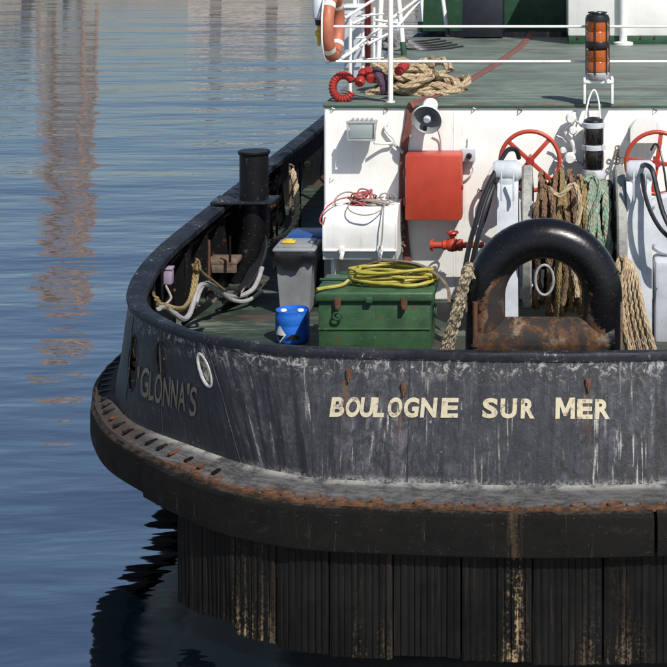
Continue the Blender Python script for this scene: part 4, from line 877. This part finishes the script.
bin_(309, 19.6, .60, .6, .80, ('dark', 'bluelid'), 'dark wheelie bin with navy blue lid, behind the grey bin')
c = MB(); q = P(289, 243, 18.9); q.z = DK+.86*1.02+.02; c.box(q, (.17, .12, .03), .012); c.box(q+Vector((0, 0, .02)), (.09, .07, .025), .01); single('yellow_tub_lid', c, M['yellow'], 'small yellow lid lying on the grey bin', 'lid')
c = MB(); q = P(318, 247, 19.5); c.tube([P(300, 243, 19.5), P(330, 243, 19.5)], .035, 8); single('yellow_batten', c, M['yellow'], 'yellow batten lying under the navy bin lid', 'batten')

# ------------------------------------------------------------------ bitt, shelf, lines on the port bulwark
DT = 20.6; bx, by = PX(254, DT), YD(DT); ub = DT/F
bt = MB(); bt.lathe([(0, PZ(150.5, DT)), (15.8*ub, PZ(150.5, DT)), (16.2*ub, PZ(152, DT)), (15.6*ub, PZ(153.5, DT)), (14.4*ub, PZ(154.5, DT)), (14.4*ub, PZ(201, DT))], (bx, by, 0), 36)
bt = obj('bitt', bt, M['black'], tug, 'tall black mooring bitt through a plate at rail height')
c = MB(); zf = Rc(t_px(190, 2.7) if 0 else 9.8).z+.09; c.box((bx-.12, by, PZ(200, DT)), (.85, .55, .035), .012); obj('bitt_plate', c, M['cap'], tug)
c = MB(); c.tube([(bx+.0, by, PZ(202, DT)), (bx+.0, by, PZ(230, DT)), (bx-.10, by-.05, PZ(262, DT)), (bx-.24, by-.1, DK+.0)], [.17, .175, .15, .11], 20); obj('bitt_leg', c, M['black'], tug)
c = MB(); q = P(225, 262, 20.2); c.box((q.x, q.y, q.z+.03), (.40, .36, .07), .02); c.box((q.x, q.y-.15, q.z-.05), (.38, .05, .12), .015); obj('step_plate', c, M['brownbar'], tug, 'rust streaked steel step inside the port bulwark')
c = MB(); c.box((q.x-.05, q.y+.05, (DK+q.z-.1)/2), (.10, .25, q.z-.1-DK), .01); obj('step_support', c, M['black'], tug)
c = MB(); p0, p1 = P(290, 164, 23), P(290.5, 238, 23); c.tube([p0, p1], .022, 8); c.tube([p0+Vector((.0, -.02, 0)), p0+Vector((.06, -.04, -.02)), p0+Vector((.06, -.04, -.25))], .015, 6); obj('standpipe', c, M['brownbar'], tug)
c = MB(); c.rope(smoothp([P(292, 170, 22.8), P(295, 182, 22.7), P(297, 200, 22.6), P(297, 214, 22.5), P(292, 228, 22.3), P(284, 236, 22), P(272, 241, 21.6)], 8), .05, .3)
single('hanging_rope', c, M['tan'], 'pale rope hanging from the standpipe inside the far port bulwark', 'rope')
for k, (a, col) in enumerate((((163, 268, 172, 284), 'lilac'),)):
    t = thing('plastic_box', 'lilac plastic box fixed inside the port bulwark', 'box', P(167, 285, 17.7)); c = MB(); c.pbox(163, 270, 171.5, 285, 17.7, .12, .015); obj('box', c, M[col], t); c = MB(); c.pbox(162.5, 268, 172, 270.4, 17.69, .13, .005); obj('lid', c, M['lilac'], t)
for px, y0, y1, D in ((186, 254, 280, 17.9), (162, 268, 304, 16.9), (209, 240, 290, 18.9), (230, 236, 262, 19.9), (300, 160, 240, 24), (277, 176, 238, 21.8)):
    c = MB(); c.tube([P(px, y0, D), P(px, y1, D)], .018, 7); obj('stiffener_rod', c, M['rusty'] if px in (209,) else M['black'], tug)
for k, (dz, m) in enumerate(((.78, 'black'), (.30, 'rusty'), (.22, 'black'))):
    c = MB(); c.tube([shell_z(t, DK+dz, .10)+Vector((0, 0, .02*math.sin(t*9+k))) for t in trange(5.2, 11, .12)], .022, 7); obj('pipe_run', c, M[m], tug)
c = MB(); random.seed(14); c.tube(smoothp([P(200+i*5+random.uniform(-5, 5), 292+random.uniform(-3, 14)-i*.6, 17.9+i*.16) for i in range(14)], 6), .022, 7); single('deck_cable', c, M['hose'], 'loose black cable snaking along the foot of the port bulwark', 'cable')
c = MB(); c.tube(path([(166, 286, 17.5), (169, 292, 17.4), (171, 298, 17.3), (167, 303, 17.2), (163, 306, 17.1), (160, 308, 17.0)]), .014, 6); single('pale_cord', c, M['greycord'], 'pale cord hanging below the lilac box', 'cord')
c = MB(); q = P(307.5, 172, 24); c.lathe([(0, 0), (.05, 0), (.055, .02), (.055, .14), (.03, .17), (0, .17)], q, 14); single('float', c, M['olive'], 'olive yellow float hanging inside the far port bulwark near the house corner', 'float')
c = MB(); c.tube(path([(159, 308, 16.3), (166, 307, 16.5), (174, 313, 16.6), (179, 317, 16.7), (184, 319, 16.85), (189, 315, 17), (193, 304, 17.2), (196, 292, 17.4), (201, 285, 17.6), (208, 285, 18), (217, 291, 18.4), (228, 296, 18.8), (240, 296, 19.2), (252, 290, 19.4), (258, 280, 19.6), (262, 268, 19.8)]), .032, 8); c.tube(path([(196, 303, 17.3), (200, 291, 17.5), (206, 283, 17.9), (216, 288, 18.3), (230, 299, 18.8), (246, 301, 19.1), (262, 292, 19.4)]), .026, 8); single('grey_hose', c, M['whose'], 'pale grey hose arching inside the port bulwark above the deck', 'hose')
c = MB(); c.tube(path([(158, 304, 16.3), (166, 305, 16.5), (176, 308, 16.6), (184, 307, 16.8), (190, 298, 17), (193, 284, 17.1), (195, 268, 17.2), (196, 263, 17.2)]), .022, 8); c.tube(path([(163, 305, 16.4), (172, 309, 16.6), (182, 310, 16.8), (189, 302, 17), (195, 288, 17.1), (198, 270, 17.2), (196, 264, 17.2)]), .020, 8); c.tube(path([(196, 264, 17.2), (203, 273, 17.5), (213, 281, 18), (224, 290, 18.5)]), .016, 7)
single('brown_rope', c, M['yellowrope'], 'brownish rope tied to a bracket inside the port bulwark and trailing to the deck', 'rope')
c = MB(); random.seed(5); c.tube(smoothp([P(196+random.uniform(-4, 4), 264+random.uniform(-5, 7), 17.15+random.uniform(-.05, .05)) for _ in range(14)], 5), .013, 6); single('lashing', c, M['yellowrope'], 'knotted ochre lashing on the bracket above the brown rope', 'lashing'); c = MB(); c.tube(smoothp([P(155+random.uniform(-3, 3)+i*.5, 292+i*1.3, 16.5) for i in range(12)], 5), .015, 6)
single('lashing', c, M['yellowrope'], 'ochre lashing low in the aft corner of the port bulwark', 'lashing')
c = MB()
for k in range(6): 
    o_ = k*.05; c.tube(path([(262-3*k, 232+k, 21.2), (266-2*k, 244+2*k, 20.8), (262-3*k, 262+3*k, 20.2), (250-3*k, 284+2*k, 19.6), (236-2*k, 296+1.5*k, 19.2), (224, 298+k, 19.0)]), .03, 8)
single('black_hoses', c, M['hose'], 'bundle of black hoses slung from the bitt down to the port side deck', 'hoses')
t = thing('gangplank', 'scuffed grey metal ramp leaning inside the port bulwark', 'ramp', P(200, 318, 17.6)); c = MB(); q = P(200, 309, 17.7); c.box(q+Vector((0, 0, -.03)), (.42, .30, .03), .006, ry=-.65); obj('plate', c, M['brownbar'], t)
for s_ in (-1, 1): c = MB(); c.box(q+Vector((0, s_*.15, -.01)), (.44, .02, .05), .004, ry=-.65); obj('side_rail', c, M['black'], t)
# rope stowed behind the oval fairlead
hu, hz = HT[0][0], HT[0][1]; q = shell_z(t_of_arc(hu), hz, .10); c = MB(); random.seed(2)
pts = smoothp([q+Vector((random.uniform(-.10, .10), random.uniform(-.06, .08), random.uniform(-.2, .16))) for _ in range(26)], 6); c.rope(pts, .034, .3); single('stowed_rope', c, M['creamrope'], 'cream rope bundled behind the white rimmed oval hole in the bulwark', 'rope')

# ------------------------------------------------------------------ towing bow, a closed D of thick tube
DD = 15.45; bx = PX(544, DD); by = YD(DD); zc = PZ(238, DD)
tb = thing('towing_bow', 'huge D-shaped tube bow, glossy black above and rusty below, standing at the stern', 'towing bow', (bx, by, DK))
R0 = .605; zc0 = zc-R0; zlow = PZ(339, DD)
arch = [(-.60, DK), (-.605, zlow-.1)]+[(-.605-.0, zlow+.25*(zc0-zlow)*k) for k in (1, 2, 3)]
arch += [(-R0*math.cos(a), zc0+R0*math.sin(a)) for a in [PI*k/28 for k in range(29)]]
arch += [(.605, zlow+.25*(zc0-zlow)*k) for k in (3, 2, 1)]+[(.605, zlow-.1), (.60, DK)]
c = MB(); c.tube([(bx+x, by, z) for x, z in arch], .205, 36); obj('arch', c, M['bow'], tb)
c = MB(); c.tube([(bx-.72+.06*k, by-.01, zlow) for k in range(25)], .225, 32); obj('crossbar', c, M['bow'], tb)
for s_ in (-1, 1):
    c = MB(); c.box((bx+s_*.78, by+.10, (DK+PZ(300, DD))/2), (.05, .40, PZ(300, DD)-DK), .01); obj('gusset', c, M['brownbar'], tb)
    c = MB(); c.torus((bx+s_*.605, by, DK+.02), .22, .03, 'Z', 28, 8); obj('weld_collar', c, M['rusty'], tb)
c = MB(); c.tube([(bx+R0*math.cos(a)*1.0, by, zc0+R0*math.sin(a)) for a in (.33, .345)], .212, 36); obj('weld_bead', c, M['black'], tb)
c = MB(); c.tube([(bx-R0*math.cos(a), by, zc0+R0*math.sin(a)) for a in (1.45, 1.462)], .209, 36); obj('weld_bead', c, M['black'], tb)

# ------------------------------------------------------------------ rope winch behind the bow
wn = thing('rope_winch', 'grey rope winch stand with two side frames between the red handwheels', 'winch', (PX(575, 18.2), YD(18.2), DK))
wx0, wx1 = PX(534, 17.9), PX(616, 17.9); zc_ = 2.86; yc_ = YD(18.25)
c = MB(); c.lathe([(0, wx0), (.40, wx0), (.40, wx1), (0, wx1)], (0, yc_, zc_), 28, 'X'); obj('drum', c, M['rusty'], wn)
for xx in (PX(527, 17.8), PX(621, 17.8)):
    c = MB(); c.lathe([(0, xx-.06), (.83, xx-.06), (.85, xx-.04), (.85, xx+.04), (.83, xx+.06), (0, xx+.06)], (0, yc_, zc_), 44, 'X'); f_ = obj('flange', c, M['speck'], wn)
    for k in range(8):
        a = 2*PI*k/8; e = MB(); e.box((xx, yc_+.46*math.cos(a), zc_+.46*math.sin(a)), (.15, .50, .04), .01, rx=a); obj('rib', e, M['speck'], f_)
for s_, (pa, pb) in ((-1, (497, 518)), (1, (627, 652))):
    a, b = PX(pa, 17.5), PX(pb, 17.5); c = MB(); x = (a+b)/2; wd = b-a; tz = PZ(184, 17.5)
    c.prism([(0, DK), (.9, DK), (.74, tz-.2), (.60, tz+.0), (.16, tz+.0), (.04, tz-.2)], a, b, lambda y_, z_, xx: (xx, YD(17.5)+y_, z_)); fr_ = obj('side_frame', c, M['grey'], wn)
    for k in range(10):
        e = MB(); e.lathe([(0, -.012), (.010, -.012), (.012, 0)], (b-.03, YD(17.5)+.04-.0+0.012, DK+.5+k*.12), 6, 'Y'); obj('rivet', e, M['grey'], fr_)
    c = MB(); q = Vector((x+s_*.02, YD(17.75), PZ(172, 17.7))); c.lathe([(0, -.16), (.10, -.16), (.13, -.12), (.13, .12), (.08, .18), (0, .18)], q, 20, 'X'); c.box(q+Vector((0, 0, -.12)), (wd*.8, .22, .22), .04); obj('gear_case', c, M['grey'], wn)
    for k in (-1, 1): e = MB(); e.box((x+k*.07, YD(17.46), tz-.02), (.02, .05, .34), .006); obj('guide_blade', e, M['grey'], wn)
c = MB(); c.lathe([(0, -.18), (.16, -.18), (.19, -.14), (.19, .05), (.0, .05)], P(508, 178, 19.3), 26, 'Y'); obj('motor', c, M['blackp'], wn); c = MB(); c.lathe([(.17, -.02), (.24, -.02), (.245, .0), (.24, .03), (.17, .03)], P(507, 178, 19.38), 30, 'Y'); obj('motor_flange', c, M['whitepaint'], wn)
# loops of rope hung on the winch drum
def loops(x0, x1, n, r, R, seed, mat, label, name='rope_coil', strand=True):
    random.seed(seed); c = MB()
    for k in range(n):
        x = x0+(x1-x0)*(k+.5)/n; Rk = R+random.uniform(-.09, .06); dz = random.uniform(.15, .45); pts = []
        for j in range(22):
            a = 2*PI*j/22; zz_ = math.sin(a)*Rk; 
            if zz_ < 0: zz_ *= 1+dz
            pts.append(Vector((x+random.uniform(-.022, .022)+.05*math.sin(a+k*1.7), yc_+math.cos(a)*Rk*.95, zc_+zz_+.02)))
        pts = smoothp(pts, 3, True); c.rope(pts+[pts[0]], r, r*12) if strand else c.tube(pts, r, 8, closed=True)
    return single(name, c, M[mat], label, 'rope', 'ropes hung over the winch drum')
X = lambda p: PX(p, 17.6)
loops(X(537), X(562), 7, .034, .70, 1, 'brownrope', 'dark brown rope loops over the winch drum, at its left end')
loops(X(556), X(569), 3, .032, .72, 2, 'yellowrope', 'ochre brown rope loops on the winch drum beside the dark brown ones')
loops(X(567), X(577), 3, .034, .74, 7, 'brownrope', 'single brown loops between the ochre and green flecked ropes on the winch')
loops(X(576), X(588), 3, .042, .69, 3, 'netrope' if 0 else 'yellowrope', 'frayed khaki rope loops on the winch left of the green flecked ones')
loops(X(588), X(614), 6, .05, .66, 4, 'netrope', 'pale rope loops flecked with green at the right end of the winch drum')
for k, (pp, m_, lab) in enumerate((([(540, 200, 17.35), (545, 186, 17.4), (552, 200, 17.3), (556, 240, 17.2), (566, 270, 17.2), (562, 310, 17.2)], 'brownrope', 'loose brown rope end slung across the other ropes on the winch'),
        ([(585, 182, 17.4), (592, 176, 17.5), (600, 190, 17.3), (590, 225, 17.25), (600, 262, 17.2), (596, 300, 17.2)], 'netrope', 'loose pale green rope end trailing over the right of the winch'),
        ([(548, 188, 17.4), (560, 196, 17.35), (574, 184, 17.4), (580, 210, 17.3), (572, 250, 17.2), (578, 300, 17.2)], 'beige', 'loose beige rope end looping over the middle of the winch'))):
    c = MB(); c.rope(path(pp), .034, .4); single('rope_end', c, M[m_], lab, 'rope')
c = MB(); q = P(544.5, 280, 17.3); c.torus(q, .105, .016, 'Y', 28, 8, 1.0, 1.65); single('oval_link', c, M['steel'], 'pale oval steel link hanging in the opening of the towing bow', 'link')
# handwheels
def wheel(px, py, D, R, rot, label, spokes):
    q = P(px, py, D); t = thing('handwheel', label, 'handwheel', q, 'red handwheels on the winch stands')
    c = MB(); c.torus(q, R, .027, 'Y', 56, 10); obj('rim', c, M['red'], t)
    for a in spokes:
        c = MB(); m_ = q+Vector((math.cos(a), 0, math.sin(a)))*R*.5; c.box(m_, (R*1.0, .02, .055), .008, ry=-a); obj('spoke', c, M['red'], t)
    c = MB(); c.lathe([(0, -.05), (.045, -.05), (.055, -.03), (.055, .04), (.025, .05), (.025, .40)], q, 16, 'Y'); obj('hub', c, M['redp'], t)
wheel(530, 161, 18.95, .375, 0, 'whole red four-spoked handwheel above the left winch frame', [math.radians(a) for a in (48, 138, 228, 318)])
wheel(657, 163, 18.9, .39, 0, 'red handwheel cut by the right edge of the photo, above the right winch frame', [math.radians(a) for a in (82, 172, 262, 352)])
c = MB(); c.box(P(662, 232, 18.2), (.05, .05, .06), .01); c.tube([P(664, 232, 18.3), P(680, 232, 18.3)], .02, 8); single('brake_rod', c, M['redp'], 'short red rods beside the right winch frame', 'rod')
# black cables
c = MB(); c.tube(path([(519, 158, 18.2), (516, 150, 18.1), (508, 150, 18.0), (501, 160, 17.8), (492, 178, 17.6), (483, 198, 17.5), (475, 225, 17.4), (468, 252, 17.35), (462, 290, 17.3), (460, 330, 17.3)]), .030, 8); c.tube(path([(512, 168, 18.0), (503, 172, 17.8), (496, 182, 17.6), (487, 205, 17.4), (479, 232, 17.3), (472, 262, 17.3), (466, 300, 17.3)]), .026, 8); c.tube(path([(505, 155, 18.3), (498, 165, 18.2), (494, 185, 18), (486, 215, 17.8), (478, 240, 17.6), (474, 270, 17.5)]), .022, 8)
single('black_cables', c, M['hose'], 'black hydraulic hoses arching down left of the left winch frame', 'hoses')
c = MB(); c.tube(path([(637, 172, 18), (644, 165, 17.6), (652, 170, 17.4), (657, 190, 17.3), (664, 215, 17.2), (676, 236, 17.1), (690, 245, 17.1)]), .030, 8); c.tube(path([(642, 175, 17.6), (644, 190, 17.35), (650, 210, 17.25), (660, 228, 17.2), (672, 240, 17.2), (684, 250, 17.2)]), .026, 8)
single('winch_hoses', c, M['hose'], 'black hydraulic hoses curving over the right winch frame', 'hoses')
c = MB(); c.tube(path([(651, 150, 18.6), (655, 144, 18.5), (660, 150, 18.4), (664, 170, 18.3), (668, 200, 18.3)]), .014, 7); single('thin_cable', c, M['hose'], 'thin black cable looping over the right red handwheel', 'cable')
# grey drum housing seen at the right edge
t = thing('gear_housing', 'pale grey rounded gear housing at the right edge behind the right winch hoses', 'housing', P(668, 300, 17.6)); c = MB(); c.pbox(655, 262, 700, 345, 17.6, .5, .05); obj('body', c, M['grey'], t)
c = MB(); q = P(664, 225, 17.9); c.lathe([(0, -.05), (.34, -.05), (.38, 0), (.38, .1), (0, .1)], (q.x+.1, q.y, q.z), 36, 'Y'); obj('cover', c, M['grey'], t)
for k in range(8): a = 2*PI*k/8; e = MB(); e.lathe([(0, -.07), (.016, -.07), (.018, -.04)], (q.x+.1+.32*math.cos(a), q.y, q.z+.32*math.sin(a)), 8, 'Y'); obj('bolt', e, M['steel'], t)
# hanging ropes either side of the bow
random.seed(9); c = MB()
for k in range(3):
    c.rope(smoothp([P(466+k*3, 268, 15.3), P(462+k*3, 280, 15.2), P(455+k*4, 305, 15.1), P(448+k*4, 330, 15.05), P(441+k*5, 352, 15.0), P(440+k*5, 372, 15.0)], 8), .030, .17, strands=2)
c.tube(smoothp([P(464, 300, 15.3), P(464, 272, 15.35), P(468, 265, 15.4), P(473, 268, 15.4), P(474, 280, 15.3)], 5), .03, 8)
single('braided_rope', c, M['braid'], 'plaited beige ropes hanging between the green chest and the towing bow', 'rope')
c = MB()
for k in range(5):
    c.rope(smoothp([P(617+2*k, 270+2*k, 16.2), P(620+1.5*k, 258+1.2*k, 16.3), P(626+1.5*k, 262+1*k, 16.2), P(622+4.0*k, 285, 16.1-.03*k), P(623+5.2*k, 315, 16.0-.03*k), P(627+6.4*k, 345, 15.95-.03*k), P(629+6.8*k, 366, 15.95-.03*k)], 8), .034, .30, strands=3)
c.rope(smoothp([P(621, 275, 16.1), P(621, 300, 16.0), P(625, 330, 15.9), P(630, 352, 15.9)], 8), .032, .28)
single('tan_rope_hank', c, M['beige'], 'hank of tan three-strand rope hanging right of the towing bow', 'rope')
c = MB(); c.tube([P(475, 302, 15.25), P(475, 356, 15.25)], .028, 10); c.lathe([(.05, -.01), (.05, .02)], P(475, 345, 15.25), 10); single('stanchion_rod', c, M['rusty'], 'thin rusty rod standing against the left leg of the towing bow', 'rod')

# ------------------------------------------------------------------ lettering on the plating
def glyphs(ch, bold):
    cu = bpy.data.curves.new('glyph', 'FONT'); cu.body = ch; cu.size = 1; cu.offset = bold; cu.resolution_u = 4; cu.align_x = 'LEFT'
    o = bpy.data.objects.new('glyph', cu); COL.objects.link(o); bpy.context.view_layer.update()
    me = bpy.data.meshes.new_from_object(o); v = [tuple(x.co[:2]) for x in me.vertices]; f = [list(p.vertices) for p in me.polygons]
    bpy.data.objects.remove(o); bpy.data.curves.remove(cu); bpy.data.meshes.remove(me); return v, f
def letter(ch, mapf, mat, bold):
    if ch == 'M':
        v = [(0, 0), (0, 1), (.27, 1), (.5, .48), (.73, 1), (1, 1), (1, 0), (.77, 0), (.77, .60), (.57, .12), (.43, .12), (.23, .60), (.23, 0)]
        f = [list(range(13))]; v = [(x, y*.729) for x, y in v]; bold = 0
    else: v, f = glyphs(ch, bold)
    if not v: return
    x0 = min(p[0] for p in v); x1 = max(p[0] for p in v); y1 = max(p[1] for p in v); y0 = min(p[1] for p in v)
    hcap = .729+2*bold if ch != "'" else .729+2*bold; 
    bm = bmesh.new(); vv = [bm.verts.new(((p[0]-x0)/(x1-x0), (p[1]+bold)/hcap, 0)) for p in v]
    for q in f:
        try: bm.faces.new([vv[i] for i in q])
        except ValueError: pass
    bmesh.ops.triangulate(bm, faces=bm.faces[:])
    for i in range(1, 6): bmesh.ops.bisect_plane(bm, geom=bm.verts[:]+bm.edges[:]+bm.faces[:], plane_co=(i/6, 0, 0), plane_no=(1, 0, 0))
    for i in range(1, 4): bmesh.ops.bisect_plane(bm, geom=bm.verts[:]+bm.edges[:]+bm.faces[:], plane_co=(0, i/4, 0), plane_no=(0, 1, 0))
    bm.verts.index_update(); c = MB(); c.add([mapf(p.co.x, p.co.y) for p in bm.verts], [[p.index for p in q.verts] for q in bm.faces], None, True); bm.free()
    return obj('letter', c, M[mat], tug)
tpx = {}
def stern_map(pa, pb, ya, yb, sl):
    def f(x, y):
        px = pa+(pb-pa)*x+sl*(y-.5); py = yb+(ya-yb)*y
        D = 13.75; z = PZ(py, D)
        for _ in range(4): t = t_px(px, z); p = shell_z(t, z); D = p.y-CY; z = PZ(py, D)
        t = t_px(px, z); return shell_z(t, z, -.009)
    return f
NAME = [('B', 331, 345), ('O', 346, 360.5), ('U', 360.5, 374), ('L', 374, 385), ('O', 388, 402.5), ('G', 404, 419), ('N', 421, 437), ('E', 441.5, 458.5),
        ('S', 482.5, 498), ('U', 500.5, 517), ('R', 521, 535), ('M', 555.5, 575), ('E', 577, 592.5), ('R', 595, 610)]
for ch, a, b in NAME:
    f = (a-331)/279; ya, yb = (395.5+2.2*f, 416.5+2.4*f); letter(ch, stern_map(a, b, ya, yb, 3.0*(1-f)**1.3), 'cream', .018 if ch == 'M' else .04)
HOME = [("'", 137.5, 140, 366), ('G', 141.5, 149.5, 366.0), ('L', 150, 155, 369), ('O', 155.5, 163, 372), ('N', 164, 171, 375), ('N', 172, 178.5, 377.5), ('A', 179, 186.5, 380), ("'", 187.5, 190, 382.5), ('S', 190.5, 197.5, 385.0)]
for ch, a, b, ya in HOME:
    letter(ch, stern_map(a, b, ya, ya+31, 1.5), 'faded', .012)
# small weld eyes and scuffs on the stern plate
for px, py in ((349, 381), (404, 392), (588, 386)):
    z = PZ(py, 13.8); t = t_px(px, z); p = shell_z(t, z, -.015); c = MB(); c.box(p, (.05, .035, .10), .012); c.torus(p+Vector((0, -.02, -.05)), .022, .008, 'X', 12, 5); obj('pad_eye', c, M['rusty'], tug)
for a in (1.35, -1.9, 3.35, 4.6, 5.5):
    c = MB(); c.tube([shell(t_of_arc(a), k/12, -.001) for k in range(13)], .006, 5); obj('weld_seam', c, M['hull'], tug)
